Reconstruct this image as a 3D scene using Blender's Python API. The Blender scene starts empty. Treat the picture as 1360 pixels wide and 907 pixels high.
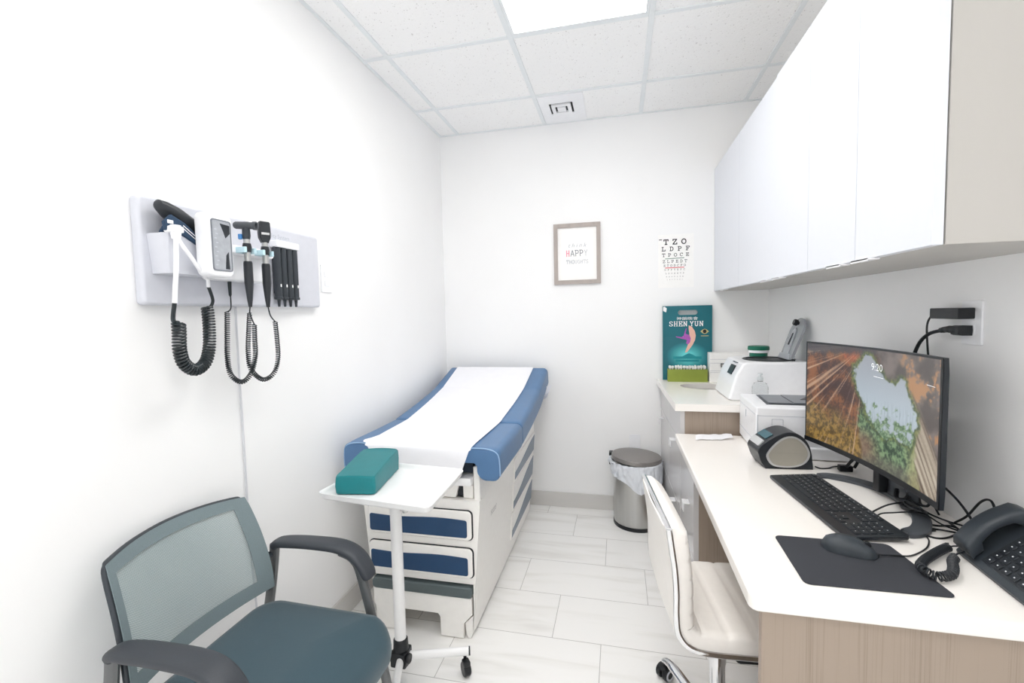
import bpy, bmesh, math, random
from mathutils import Vector, Matrix, noise
C = bpy.context.scene.collection
PI = math.pi
R = math.radians
rnd = random.Random(7)

# ------------------------------------------------------------------ materials
def srgb(r, g, b):
    f = lambda c: (c/255/12.92) if c/255 <= .04045 else ((c/255+.055)/1.055)**2.4
    return (f(r), f(g), f(b), 1)

MATS = {}
def mat(name, col, rough=.5, metal=0, spec=.5, noise_amt=0, noise_scale=40, bump=0, bump_scale=200, coat=0, trans=0, ior=1.45, alpha=1, stretch=None, sheen=0):
    if name in MATS: return MATS[name]
    m = bpy.data.materials.new(name); m.use_nodes = True
    nt = m.node_tree; b = nt.nodes['Principled BSDF']
    b.inputs['Base Color'].default_value = col
    b.inputs['Roughness'].default_value = rough
    b.inputs['Metallic'].default_value = metal
    b.inputs['Specular IOR Level'].default_value = spec
    b.inputs['Coat Weight'].default_value = coat
    b.inputs['Transmission Weight'].default_value = trans
    b.inputs['IOR'].default_value = ior
    b.inputs['Alpha'].default_value = alpha
    if sheen: b.inputs['Sheen Weight'].default_value = sheen
    tc = nt.nodes.new('ShaderNodeTexCoord')
    src = tc.outputs['Object']
    if stretch:
        mp = nt.nodes.new('ShaderNodeMapping'); mp.inputs['Scale'].default_value = stretch
        nt.links.new(src, mp.inputs['Vector']); src = mp.outputs['Vector']
    n = nt.nodes.new('ShaderNodeTexNoise'); n.inputs['Scale'].default_value = noise_scale; n.inputs['Detail'].default_value = 4
    nt.links.new(src, n.inputs['Vector'])
    amt = noise_amt or .015
    rp = nt.nodes.new('ShaderNodeMapRange')
    rp.inputs['From Min'].default_value = .3; rp.inputs['From Max'].default_value = .7
    rp.inputs['To Min'].default_value = 1-amt; rp.inputs['To Max'].default_value = 1+amt
    nt.links.new(n.outputs['Fac'], rp.inputs['Value'])
    vm = nt.nodes.new('ShaderNodeVectorMath'); vm.operation = 'SCALE'
    vm.inputs[0].default_value = col[:3]
    nt.links.new(rp.outputs['Result'], vm.inputs['Scale'])
    nt.links.new(vm.outputs['Vector'], b.inputs['Base Color'])
    if bump:
        n2 = nt.nodes.new('ShaderNodeTexNoise'); n2.inputs['Scale'].default_value = bump_scale; n2.inputs['Detail'].default_value = 3
        nt.links.new(tc.outputs['Object'], n2.inputs['Vector'])
        bp = nt.nodes.new('ShaderNodeBump'); bp.inputs['Strength'].default_value = bump; bp.inputs['Distance'].default_value = .002
        nt.links.new(n2.outputs['Fac'], bp.inputs['Height']); nt.links.new(bp.outputs['Normal'], b.inputs['Normal'])
    MATS[name] = m
    return m

def emit_mat(name, col, strength):
    m = bpy.data.materials.new(name); m.use_nodes = True
    b = m.node_tree.nodes['Principled BSDF']
    b.inputs['Base Color'].default_value = (.8, .8, .8, 1)
    b.inputs['Emission Color'].default_value = col
    b.inputs['Emission Strength'].default_value = strength
    return m

WALL = mat('wall_paint', srgb(246, 246, 246), .55, noise_amt=.008, noise_scale=3, bump=.05, bump_scale=300)
LAM_W = mat('white_laminate', srgb(221, 224, 231), .28, noise_amt=.005)
LAM_G = mat('grey_laminate', srgb(186, 183, 178), .4, noise_amt=.02, noise_scale=6, stretch=(1, 1, .1))
QUARTZ = mat('white_quartz', srgb(245, 241, 236), .22, noise_amt=.006, noise_scale=120)
METAL_W = mat('white_painted_metal', srgb(240, 240, 240), .3)
PLAST_W = mat('white_plastic', srgb(243, 244, 247), .3)
PLAST_G = mat('light_grey_plastic', srgb(210, 212, 220), .35)
SHELL = mat('table_shell', srgb(245, 243, 239), .35)
BLUE_V = mat('blue_vinyl', srgb(82, 118, 158), .38, noise_amt=.03, noise_scale=18, bump=.08, bump_scale=500)
BLUE_P = mat('blue_drawer_panel', srgb(38, 70, 106), .35, noise_amt=.03, noise_scale=300)
STEPG = mat('grey_step_pad', srgb(88, 99, 101), .5, bump=.1)
PAPER = mat('paper', srgb(243, 243, 247), .7, noise_amt=.01, noise_scale=20, bump=.15, bump_scale=30)
TEAL = mat('teal_vinyl', srgb(8, 118, 124), .42, noise_amt=.04, noise_scale=30, bump=.1, bump_scale=300)
FABRIC = mat('slate_fabric', srgb(52, 76, 86), .9, noise_amt=.08, noise_scale=400, bump=.3, bump_scale=900, sheen=.3)
ARMP = mat('dark_arm_plastic', srgb(58, 62, 68), .5, noise_amt=.05, noise_scale=300, bump=.1, bump_scale=700)
LEGM = mat('grey_leg_metal', srgb(112, 114, 115), .35, metal=.5)
BLACK = mat('black_plastic', srgb(24, 27, 31), .4, noise_amt=.03)
BLACK_S = mat('black_satin', srgb(38, 42, 47), .35, noise_amt=.03)
CHAR = mat('charcoal_plastic', srgb(52, 58, 64), .45, noise_amt=.05, noise_scale=300)
DKGREY = mat('dark_grey_plastic', srgb(74, 78, 83), .4)
KEYM = mat('key_plastic', srgb(34, 39, 45), .42)
LEGEND = mat('key_legend', srgb(228, 230, 232), .5)
STEEL = mat('brushed_steel', srgb(190, 190, 188), .28, metal=1, noise_amt=.05, noise_scale=60, stretch=(1, 1, .02))
LIDST = mat('lid_steel', srgb(150, 146, 143), .42, metal=.6, noise_amt=.04, noise_scale=100)
CHROME = mat('chrome', srgb(225, 226, 228), .08, metal=1)
LEATHER = mat('white_leather', srgb(242, 238, 233), .42, noise_amt=.015, noise_scale=60, bump=.08, bump_scale=400)
RUBBER = mat('mat_rubber', srgb(54, 56, 62), .8, noise_amt=.1, noise_scale=900, bump=.2, bump_scale=1500)
NAVY = mat('navy_nylon', srgb(38, 62, 88), .7, noise_amt=.06, noise_scale=200, bump=.2, bump_scale=500)
COIL = mat('coil_rubber', srgb(30, 38, 42), .3)
CREAM = mat('pewter_plastic', srgb(178, 174, 163), .3, metal=.35)
SILVER = mat('silver_plastic', srgb(205, 206, 206), .3, metal=.5)
GREENBOX = mat('olive_green_card', srgb(140, 154, 62), .5, noise_amt=.03, noise_scale=20)
GREEN = mat('green_cap', srgb(22, 112, 88), .4)
COTTON = mat('cotton', srgb(244, 242, 238), .9)
CARD = mat('white_card', srgb(250, 249, 247), .6)
TEALC = mat('teal_print', srgb(18, 104, 116), .35, noise_amt=.05, noise_scale=4)
TEALL = mat('light_teal_print', srgb(62, 190, 196), .4, noise_amt=.12, noise_scale=25)
TEALM = mat('mid_teal_print', srgb(30, 146, 154), .4, noise_amt=.1, noise_scale=25)
PEACH = mat('peach_print', srgb(240, 190, 172), .4)
PURPLE = mat('violet_print', srgb(170, 90, 180), .4, noise_amt=.15, noise_scale=120)
WHITEP = mat('white_print', srgb(246, 246, 246), .5)
GOLDP = mat('gold_print', srgb(206, 190, 130), .4)
INK = mat('black_ink', srgb(36, 36, 40), .6)
INKG = mat('grey_ink', srgb(120, 124, 132), .6)
INKL = mat('light_grey_ink', srgb(178, 182, 190), .6)
PINK = mat('pink_ink', srgb(240, 150, 170), .6)
REDI = mat('red_ink', srgb(222, 88, 98), .6)
GRNI = mat('green_ink', srgb(96, 128, 112), .6)
FRAMEW = mat('grey_wood_frame', srgb(176, 166, 160), .6, noise_amt=.1, noise_scale=30, stretch=(1, 1, .3))
ALU = mat('satin_handle', srgb(236, 236, 238), .3, metal=.15)
TILEB = mat('baseboard_tile', srgb(210, 208, 205), .3, noise_amt=.03, noise_scale=4, stretch=(.4, .4, 3))
DARKGAP = mat('dark_gap', srgb(44, 46, 50), .8)
GRIDM = mat('ceiling_bar_paint', srgb(232, 236, 238), .4)
LBLUE = mat('pale_blue_plastic', srgb(196, 226, 236), .35)
GLASS = mat('clear_plastic', (.95, .97, .97, 1), .08, trans=.95, ior=1.3)
LIDT = mat('smoky_clear_plastic', srgb(206, 210, 214), .12, trans=.55, ior=1.2)

def tile_floor():
    m = bpy.data.materials.new('floor_tile'); m.use_nodes = True
    nt = m.node_tree; b = nt.nodes['Principled BSDF']; L = nt.links.new
    def math_(op, a, c=None):
        n = nt.nodes.new('ShaderNodeMath'); n.operation = op
        for i, v in enumerate((a, c)):
            if v is None: continue
            if isinstance(v, (int, float)): n.inputs[i].default_value = v
            else: L(v, n.inputs[i])
        return n.outputs[0]
    tc = nt.nodes.new('ShaderNodeTexCoord'); sp = nt.nodes.new('ShaderNodeSeparateXYZ'); L(tc.outputs['Object'], sp.inputs[0])
    ry = math_('DIVIDE', math_('SUBTRACT', sp.outputs['Y'], 1.795), .2935)
    row = math_('FLOOR', ry); fy = math_('FRACT', ry)
    # joints shift by a third of a tile from row to row
    rx = math_('DIVIDE', math_('SUBTRACT', math_('ADD', sp.outputs['X'], math_('MULTIPLY', row, .1985)), -.279), .597)
    col = math_('FLOOR', rx); fx = math_('FRACT', rx)
    ex = math_('MULTIPLY', math_('MINIMUM', fx, math_('SUBTRACT', 1, fx)), .597)
    ey = math_('MULTIPLY', math_('MINIMUM', fy, math_('SUBTRACT', 1, fy)), .2935)
    g = math_('LESS_THAN', math_('MINIMUM', ex, ey), .0013)
    # veins: stretched noise along x, offset per tile
    cb = nt.nodes.new('ShaderNodeCombineXYZ')
    L(math_('ADD', math_('MULTIPLY', sp.outputs['X'], 1.1), math_('MULTIPLY', col, 3.7)), cb.inputs[0])
    L(math_('ADD', math_('MULTIPLY', sp.outputs['Y'], 7), math_('MULTIPLY', row, 5.3)), cb.inputs[1])
    n = nt.nodes.new('ShaderNodeTexNoise'); n.inputs['Scale'].default_value = 1.6; n.inputs['Detail'].default_value = 6; n.inputs['Distortion'].default_value = .6
    L(cb.outputs[0], n.inputs['Vector'])
    cr = nt.nodes.new('ShaderNodeValToRGB')
    e = cr.color_ramp.elements
    e[0].position = .3; e[0].color = srgb(232, 230, 227); e[1].position = .5; e[1].color = srgb(249, 248, 246)
    x = e.new(.42); x.color = srgb(244, 243, 240)
    L(n.outputs['Fac'], cr.inputs['Fac'])
    mx = nt.nodes.new('ShaderNodeMix'); mx.data_type = 'RGBA'
    L(g, mx.inputs[0]); L(cr.outputs['Color'], mx.inputs[6]); mx.inputs[7].default_value = srgb(188, 186, 182)
    L(mx.outputs[2], b.inputs['Base Color'])
    b.inputs['Roughness'].default_value = .3
    return m

def ceiling_mat():
    m = bpy.data.materials.new('ceiling_tile'); m.use_nodes = True
    nt = m.node_tree; b = nt.nodes['Principled BSDF']; L = nt.links.new
    tc = nt.nodes.new('ShaderNodeTexCoord')
    v = nt.nodes.new('ShaderNodeTexVoronoi'); v.inputs['Scale'].default_value = 85
    L(tc.outputs['Object'], v.inputs['Vector'])
    n = nt.nodes.new('ShaderNodeTexNoise'); n.inputs['Scale'].default_value = 55; n.inputs['Detail'].default_value = 5
    L(tc.outputs['Object'], n.inputs['Vector'])
    ad = nt.nodes.new('ShaderNodeMath'); ad.operation = 'ADD'; L(v.outputs['Distance'], ad.inputs[0])
    mu = nt.nodes.new('ShaderNodeMath'); mu.operation = 'MULTIPLY'; mu.inputs[1].default_value = .9; L(n.outputs['Fac'], mu.inputs[0]); L(mu.outputs[0], ad.inputs[1])
    cr = nt.nodes.new('ShaderNodeValToRGB'); e = cr.color_ramp.elements
    e[0].position = .48; e[0].color = srgb(208, 206, 205); e[1].position = .62; e[1].color = srgb(248, 248, 248)
    L(ad.outputs[0], cr.inputs['Fac']); L(cr.outputs['Color'], b.inputs['Base Color'])
    bp = nt.nodes.new('ShaderNodeBump'); bp.inputs['Strength'].default_value = .3; bp.inputs['Distance'].default_value = .003
    L(ad.outputs[0], bp.inputs['Height']); L(bp.outputs['Normal'], b.inputs['Normal'])
    b.inputs['Roughness'].default_value = .9
    return m

def wood_mat():
    m = bpy.data.materials.new('greige_wood_grain'); m.use_nodes = True
    nt = m.node_tree; b = nt.nodes['Principled BSDF']; L = nt.links.new
    tc = nt.nodes.new('ShaderNodeTexCoord'); mp = nt.nodes.new('ShaderNodeMapping')
    mp.inputs['Scale'].default_value = (130, 130, 1.3); L(tc.outputs['Object'], mp.inputs[0])
    n = nt.nodes.new('ShaderNodeTexNoise'); n.inputs['Scale'].default_value = 3; n.inputs['Detail'].default_value = 8; L(mp.outputs[0], n.inputs['Vector'])
    mp2 = nt.nodes.new('ShaderNodeMapping'); mp2.inputs['Scale'].default_value = (9, 9, .25); L(tc.outputs['Object'], mp2.inputs[0])
    n2 = nt.nodes.new('ShaderNodeTexNoise'); n2.inputs['Scale'].default_value = 2; n2.inputs['Detail'].default_value = 3; L(mp2.outputs[0], n2.inputs['Vector'])
    ad = nt.nodes.new('ShaderNodeMath'); ad.operation = 'ADD'; L(n.outputs['Fac'], ad.inputs[0]); L(n2.outputs['Fac'], ad.inputs[1])
    cr = nt.nodes.new('ShaderNodeValToRGB'); e = cr.color_ramp.elements
    e[0].position = .65; e[0].color = srgb(134, 120, 107); e[1].position = 1.35; e[1].color = srgb(160, 145, 131)
    L(ad.outputs[0], cr.inputs['Fac']); L(cr.outputs['Color'], b.inputs['Base Color'])
    b.inputs['Roughness'].default_value = .45
    return m

def mesh_mat():
    m = bpy.data.materials.new('chair_mesh_weave'); m.use_nodes = True
    nt = m.node_tree; b = nt.nodes['Principled BSDF']; L = nt.links.new
    out = nt.nodes['Material Output']
    tc = nt.nodes.new('ShaderNodeTexCoord')
    sp = nt.nodes.new('ShaderNodeSeparateXYZ'); L(tc.outputs['Object'], sp.inputs[0])
    def mt(op, a, c):
        n = nt.nodes.new('ShaderNodeMath'); n.operation = op
        for i, v in enumerate((a, c)):
            if v is None: continue
            if isinstance(v, (int, float)): n.inputs[i].default_value = v
            else: L(v, n.inputs[i])
        return n.outputs[0]
    a = mt('SINE', mt('MULTIPLY', sp.outputs['Y'], 2*PI/.0045), None)
    c = mt('SINE', mt('MULTIPLY', sp.outputs['Z'], 2*PI/.0045), None)
    hole = mt('GREATER_THAN', mt('MULTIPLY', a, c), .35)
    b.inputs['Base Color'].default_value = srgb(154, 168, 169); b.inputs['Roughness'].default_value = .7
    tr = nt.nodes.new('ShaderNodeBsdfTransparent')
    mx = nt.nodes.new('ShaderNodeMixShader')
    L(hole, mx.inputs[0]); L(b.outputs[0], mx.inputs[1]); L(tr.outputs[0], mx.inputs[2]); L(mx.outputs[0], out.inputs['Surface'])
    return m
FLOORM = tile_floor(); CEILM = ceiling_mat(); WOOD = wood_mat(); MESHM = mesh_mat()

# ------------------------------------------------------------------ geometry helpers
def BM(): return bmesh.new()

def add(bm, tmp, M=None):
    if M is not None: tmp.transform(M)
    me = bpy.data.meshes.new('t'); tmp.to_mesh(me); tmp.free(); bm.from_mesh(me); bpy.data.meshes.remove(me)

def box(bm, x0, x1, y0, y1, z0, z1, r=0, seg=2, M=None):
    t = bmesh.new(); bmesh.ops.create_cube(t, size=1)
    for v in t.verts:
        v.co = Vector((x0+(v.co.x+.5)*(x1-x0), y0+(v.co.y+.5)*(y1-y0), z0+(v.co.z+.5)*(z1-z0)))
    if r:
        r = min(r, .49*min(abs(x1-x0), abs(y1-y0), abs(z1-z0)))
        bmesh.ops.bevel(t, geom=t.edges[:], offset=r, segments=seg, profile=.5, affect='EDGES', clamp_overlap=True)
    add(bm, t, M)

def rect_pts(x0, x1, y0, y1, r, n=5):
    out = []
    for cx, cy, a in ((x1-r, y1-r, 0), (x0+r, y1-r, 90), (x0+r, y0+r, 180), (x1-r, y0+r, 270)):
        for k in range(n+1):
            t = R(a+90*k/n); out.append((cx+r*math.cos(t), cy+r*math.sin(t)))
    return out

AX = {'x': lambda u, v, w: (w, u, v), 'y': lambda u, v, w: (u, w, v), 'z': lambda u, v, w: (u, v, w)}
def prism(bm, pts, axis, lo, hi, r=0, seg=2, M=None):
    """polygon (u,v) pushed along axis from lo to hi; (u,v) = (y,z), (x,z) or (x,y)"""
    t = bmesh.new(); f = AX[axis]
    a = [t.verts.new(f(u, v, lo)) for u, v in pts]; b = [t.verts.new(f(u, v, hi)) for u, v in pts]
    n = len(pts)
    fa = t.faces.new(a); fb = t.faces.new(b)
    for i in range(n): t.faces.new((a[i], a[(i+1) % n], b[(i+1) % n], b[i]))
    bmesh.ops.recalc_face_normals(t, faces=t.faces[:])
    if r:
        ed = [e for e in t.edges if (fa in e.link_faces) or (fb in e.link_faces)]
        bmesh.ops.bevel(t, geom=ed, offset=r, segments=seg, profile=.5, affect='EDGES', clamp_overlap=True)
    add(bm, t, M)

def ring_prism(bm, outer, inner, axis, lo, hi, M=None):
    """a frame: outer and inner loops with equal counts"""
    t = bmesh.new(); f = AX[axis]; n = len(outer)
    L4 = [[t.verts.new(f(u, v, w)) for u, v in p] for p, w in ((outer, lo), (inner, lo), (inner, hi), (outer, hi))]
    for k in range(4):
        A, B = L4[k], L4[(k+1) % 4]
        for i in range(n): t.faces.new((A[i], A[(i+1) % n], B[(i+1) % n], B[i]))
    bmesh.ops.recalc_face_normals(t, faces=t.faces[:])
    add(bm, t, M)

def cast(P, c, a):
    """where the ray from c at angle a leaves the closed polygon P"""
    co_, si = math.cos(a), math.sin(a); best = None
    for i in range(len(P)):
        (x1, y1), (x2, y2) = P[i], P[(i+1) % len(P)]
        d = co_*(y2-y1)-si*(x2-x1)
        if abs(d) < 1e-12: continue
        t = ((x1-c[0])*(y2-y1)-(y1-c[1])*(x2-x1))/d; u = ((x1-c[0])*si-(y1-c[1])*co_)/d
        if t > 0 and -1e-6 <= u <= 1+1e-6 and (best is None or t < best): best = t
    return c[0]+co_*best, c[1]+si*best

def holed_slab(bm, outer, hole, c, axis, lo, hi):
    ang = sorted(set(round(math.atan2(y-c[1], x-c[0]) % (2*PI), 6) for x, y in list(outer)+list(hole)))
    ring_prism(bm, [cast(outer, c, a) for a in ang], [cast(hole, c, a) for a in ang], axis, lo, hi)

def smooth(pts, n=8, closed=False):
    P = [Vector(p) for p in pts]; out = []; m = len(P)
    for i in range(m if closed else m-1):
        g = (lambda k: P[k % m]) if closed else (lambda k: P[max(0, min(m-1, k))])
        p0, p1, p2, p3 = g(i-1), g(i), g(i+1), g(i+2)
        for k in range(n):
            t = k/n
            out.append(.5*((2*p1)+(p2-p0)*t+(2*p0-5*p1+4*p2-p3)*t*t+(3*p1-p0-3*p2+p3)*t**3))
    if not closed: out.append(P[-1])
    return out

def frames(P):
    T = []
    for i in range(len(P)):
        d = P[min(i+1, len(P)-1)]-P[max(i-1, 0)]
        T.append(d.normalized() if d.length > 1e-9 else Vector((0, 0, 1)))
    up = Vector((0, 0, 1)) if abs(T[0].z) < .9 else Vector((1, 0, 0))
    N = [(up-T[0]*up.dot(T[0])).normalized()]
    for i in range(1, len(P)):
        v = N[-1]-T[i]*N[-1].dot(T[i])
        N.append(v.normalized() if v.length > 1e-9 else N[-1])
    return T, N

def tube(bm, pts, r, seg=8, closed=False, M=None, sx=1, sy=1):
    t = bmesh.new(); P = [Vector(p) for p in pts]; T, N = frames(P)
    rings = []
    for i, p in enumerate(P):
        rr = r[i] if isinstance(r, (list, tuple)) else r
        b = T[i].cross(N[i])
        rings.append([t.verts.new(p+N[i]*rr*sx*math.cos(2*PI*k/seg)+b*rr*sy*math.sin(2*PI*k/seg)) for k in range(seg)])
    m = len(rings)
    for i in range(m if closed else m-1):
        A, B = rings[i], rings[(i+1) % m]
        for k in range(seg): t.faces.new((A[k], A[(k+1) % seg], B[(k+1) % seg], B[k]))
    if not closed:
        t.faces.new(rings[0]); t.faces.new(rings[-1])
    bmesh.ops.recalc_face_normals(t, faces=t.faces[:])
    add(bm, t, M)

def coil(bm, path, Rr, r, turns, seg=5, per=11):
    P = smooth(path, 14)
    L = [0]
    for i in range(1, len(P)): L.append(L[-1]+(P[i]-P[i-1]).length)
    n = turns*per; S = []
    j = 0
    for k in range(n+1):
        s = L[-1]*k/n
        while j < len(L)-2 and L[j+1] < s: j += 1
        t = (s-L[j])/max(1e-9, L[j+1]-L[j]); S.append(P[j].lerp(P[j+1], t))
    T, N = frames(S)
    out = []
    for k, p in enumerate(S):
        a = 2*PI*k/per; b = T[k].cross(N[k]); out.append(p+(N[k]*math.cos(a)+b*math.sin(a))*Rr)
    tube(bm, out, r, seg)

def lathe(bm, prof, c=(0, 0, 0), seg=32, axis='z', M=None, sx=1, sy=1, caps=True):
    """prof: (radius, height) pairs"""
    t = bmesh.new(); rings = []
    mp = {'z': lambda a, b, h: (a, b, h), 'y': lambda a, b, h: (a, h, b), 'x': lambda a, b, h: (h, a, b)}[axis]
    for rr, h in prof:
        if rr < 1e-6: rings.append([t.verts.new(Vector(mp(0, 0, h))+Vector(c))])
        else: rings.append([t.verts.new(Vector(mp(rr*sx*math.cos(2*PI*k/seg), rr*sy*math.sin(2*PI*k/seg), h))+Vector(c)) for k in range(seg)])
    for A, B in zip(rings, rings[1:]):
        for k in range(seg):
            k2 = (k+1) % seg
            if len(A) == 1 and len(B) == 1: continue
            if len(A) == 1: t.faces.new((A[0], B[k], B[k2]))
            elif len(B) == 1: t.faces.new((A[k], A[k2], B[0]))
            else: t.faces.new((A[k], A[k2], B[k2], B[k]))
    for rg in (rings[0], rings[-1]) if caps and prof[0] != prof[-1] else ():
        if len(rg) > 1:
            try: t.faces.new(rg)
            except ValueError: pass
    bmesh.ops.recalc_face_normals(t, faces=t.faces[:])
    add(bm, t, M)

def loft(bm, secs, closed_ring=True, caps=True, M=None):
    t = bmesh.new(); rings = [[t.verts.new(p) for p in s] for s in secs]; n = len(secs[0])
    for A, B in zip(rings, rings[1:]):
        for k in range(n if closed_ring else n-1):
            t.faces.new((A[k], A[(k+1) % n], B[(k+1) % n], B[k]))
    if caps and closed_ring:
        t.faces.new(rings[0]); t.faces.new(rings[-1])
    bmesh.ops.recalc_face_normals(t, faces=t.faces[:])
    add(bm, t, M)

def obj(name, bm, m, parent=None, M=None, sharp=35, kind=None):
    if M is not None: bm.transform(M)
    me = bpy.data.meshes.new(name); bm.to_mesh(me); bm.free()
    for mm in (m if isinstance(m, (list, tuple)) else [m]): me.materials.append(mm)
    me.polygons.foreach_set('use_smooth', [True]*len(me.polygons))
    me.set_sharp_from_angle(angle=R(sharp))
    o = bpy.data.objects.new(name, me); C.objects.link(o)
    if len(me.polygons) < 3000:
        wn = o.modifiers.new('weighted_normal', 'WEIGHTED_NORMAL'); wn.keep_sharp = True
    if parent is not None:
        o.parent = parent
        o.matrix_parent_inverse = Matrix.Translation(-parent.location)   # meshes are laid out in room coordinates
    if kind: o['kind'] = kind
    return o

def tag(o, label, cat, group=None):
    o['label'] = label; o['category'] = cat
    if group: o['group'] = group
    return o

def thing(name, label, cat, loc, group=None):
    o = bpy.data.objects.new(name, None); o.empty_display_size = .05; C.objects.link(o); o.location = loc
    return tag(o, label, cat, group)

def RZ(x, y, deg, z=0): return Matrix.Translation((x, y, z)) @ Matrix.Rotation(R(deg), 4, 'Z')

# ---- lettering: flat meshes
_tc = {}
def text(bm, s, size, M, bold=0, align='CENTER'):
    cu = bpy.data.curves.new('txt', 'FONT'); cu.body = s; cu.size = size; cu.align_x = align; cu.align_y = 'CENTER'; cu.offset = bold; cu.resolution_u = 3
    o = bpy.data.objects.new('txt', cu); C.objects.link(o)
    dg = bpy.context.evaluated_depsgraph_get()
    me = bpy.data.meshes.new_from_object(o.evaluated_get(dg))
    t = bmesh.new(); t.from_mesh(me); add(bm, t, M)
    bpy.data.objects.remove(o); bpy.data.curves.remove(cu); bpy.data.meshes.remove(me)

def arc(cx, cy, rx, ry, a0, a1, n=10):
    return [(cx+rx*math.cos(R(a0+(a1-a0)*k/n)), cy+ry*math.sin(R(a0+(a1-a0)*k/n))) for k in range(n+1)]
GL = {
 'T': [[(0, 1), (.9, 1)], [(.45, 0), (.45, 1)], [(.22, 0), (.68, 0)], [(0, 1.03), (0, .74)], [(.9, 1.03), (.9, .74)]],
 'Z': [[(.04, 1), (.84, 1)], [(.84, 1), (.02, 0)], [(.02, 0), (.86, 0)], [(.04, 1.03), (.04, .76)], [(.86, -.03), (.86, .26)]],
 'O': [arc(.45, .5, .45, .5, 0, 360, 20)],
 'L': [[(.2, 0), (.2, 1)], [(0, 1), (.42, 1)], [(0, 0), (.85, 0)], [(.85, -.03), (.85, .32)]],
 'D': [[(.18, 0), (.18, 1)], [(0, 1), (.4, 1)], [(0, 0), (.4, 0)], arc(.4, .5, .45, .5, 90, -90, 12)],
 'P': [[(.2, 0), (.2, 1)], [(0, 0), (.45, 0)], [(0, 1), (.5, 1)], arc(.5, .73, .35, .27, 90, -90, 10), [(.2, .46), (.5, .46)]],
 'F': [[(.2, 0), (.2, 1)], [(0, 0), (.45, 0)], [(0, 1), (.85, 1)], [(.85, 1.03), (.85, .72)], [(.2, .52), (.58, .52)], [(.58, .66), (.58, .38)]],
 'C': [arc(.47, .5, .45, .5, 45, 315, 16), [(.82, 1.0), (.82, .7)]],
 'E': [[(.2, 0), (.2, 1)], [(0, 0), (.86, 0)], [(0, 1), (.84, 1)], [(.84, 1.03), (.84, .74)], [(.86, -.03), (.86, .28)], [(.2, .52), (.56, .52)], [(.56, .66), (.56, .38)]],
 'S': [[(.78, .8), (.7, .94), (.45, 1), (.18, .93), (.1, .75), (.2, .6), (.65, .42), (.8, .24), (.7, .07), (.42, 0), (.16, .06), (.06, .24)]],
 'H': [[(.15, 0), (.15, 1)], [(.75, 0), (.75, 1)], [(.15, .5), (.75, .5)], [(0, 0), (.3, 0)], [(0, 1), (.3, 1)], [(.6, 0), (.9, 0)], [(.6, 1), (.9, 1)]],
 'N': [[(.15, 0), (.15, 1)], [(.78, 0), (.78, 1)], [(.15, 1), (.78, 0)], [(0, 0), (.3, 0)], [(0, 1), (.2, 1)], [(.62, 1), (.93, 1)]],
 'Y': [[(.1, 1), (.45, .48)], [(.8, 1), (.45, .48)], [(.45, 0), (.45, .48)], [(0, 1), (.26, 1)], [(.66, 1), (.92, 1)], [(.28, 0), (.62, 0)]],
 'U': [[(.15, 1), (.15, .3), (.22, .1), (.45, 0), (.68, .1), (.75, .3), (.75, 1)], [(0, 1), (.3, 1)], [(.6, 1), (.9, 1)]],
 'A': [[(.02, 0), (.45, 1)], [(.88, 0), (.45, 1)], [(.2, .35), (.7, .35)]],
 'G': [arc(.47, .5, .45, .5, 45, 330, 16), [(.9, .45), (.55, .45)], [(.86, .45), (.86, .1)]],
}
def glyphs(bm, s, x0, y0, w, h, step, th, P, sans=False, thin=None):
    """slab letters of height h; P maps (u,v) to a point of the plane"""
    for i, ch in enumerate(s):
        if ch == ' ': continue
        for st in GL[ch]:
            if sans and len(st) == 2 and ch in 'THPYNUAH' and abs(st[0][1]-st[1][1]) < .05 and abs(st[0][0]-st[1][0]) < .5 and st[0][1] in (0, 1): continue
            for a, b in zip(st, st[1:]):
                ax, ay = x0+i*step+a[0]*w, y0+a[1]*h; bx, by = x0+i*step+b[0]*w, y0+b[1]*h
                dx, dy = bx-ax, by-ay; l = math.hypot(dx, dy) or 1e-6
                t = th if (thin is None or abs(dy) > .5*abs(dx)) else thin
                nx, ny = -dy/l*t/2, dx/l*t/2; ex, ey = dx/l*t*.3, dy/l*t*.3
                q = [(ax-ex+nx, ay-ey+ny), (ax-ex-nx, ay-ey-ny), (bx+ex-nx, by+ey-ny), (bx+ex+nx, by+ey+ny)]
                glyphs.n = (getattr(glyphs, 'n', 0)+1) % 8      # strokes overlap: keep them a hair apart in depth
                bm.faces.new([bm.verts.new(Vector(P(*p))-Vector((0, .00004*glyphs.n, 0))) for p in q])

def poly(bm, pts, P):
    bm.faces.new([bm.verts.new(P(*p)) for p in pts])

# ------------------------------------------------------------------ the room
XL, XR, YB, YF, ZC = -1.21, .895, 3.088, -1.30, 2.586
def struct(name, bm, m): return obj(name, bm, m, kind='structure')
b = BM(); box(b, XL-.1, XR+.1, YF-.1, YB+.1, -.1, 0); struct('floor', b, FLOORM)
b = BM(); box(b, XL-.1, XR+.1, YF-.1, YB+.1, ZC, ZC+.1); struct('ceiling', b, CEILM)
b = BM(); box(b, XL-.1, XL, YF-.1, YB+.1, 0, ZC); struct('wall_left', b, WALL)
b = BM(); box(b, XR, XR+.1, YF-.1, YB+.1, 0, ZC); struct('wall_right', b, WALL)
b = BM(); box(b, XL, XR, YB, YB+.1, 0, ZC); struct('wall_back', b, WALL)
b = BM()          # wall behind the camera; its doorway opening is added to let in fill light
box(b, XL, -.75, YF-.1, YF, 0, ZC); box(b, .2, XR, YF-.1, YF, 0, ZC); box(b, -.75, .2, YF-.1, YF, 2.15, ZC); struct('wall_front', b, WALL)
b = BM()
for x0, x1 in ((XL+.011, -.64), (-.64, -.04), (-.038, .27)): box(b, x0, x1-.001, YB-.011, YB, 0, .101, .002, 1)
struct('baseboard_back', b, TILEB)
b = BM()
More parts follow.
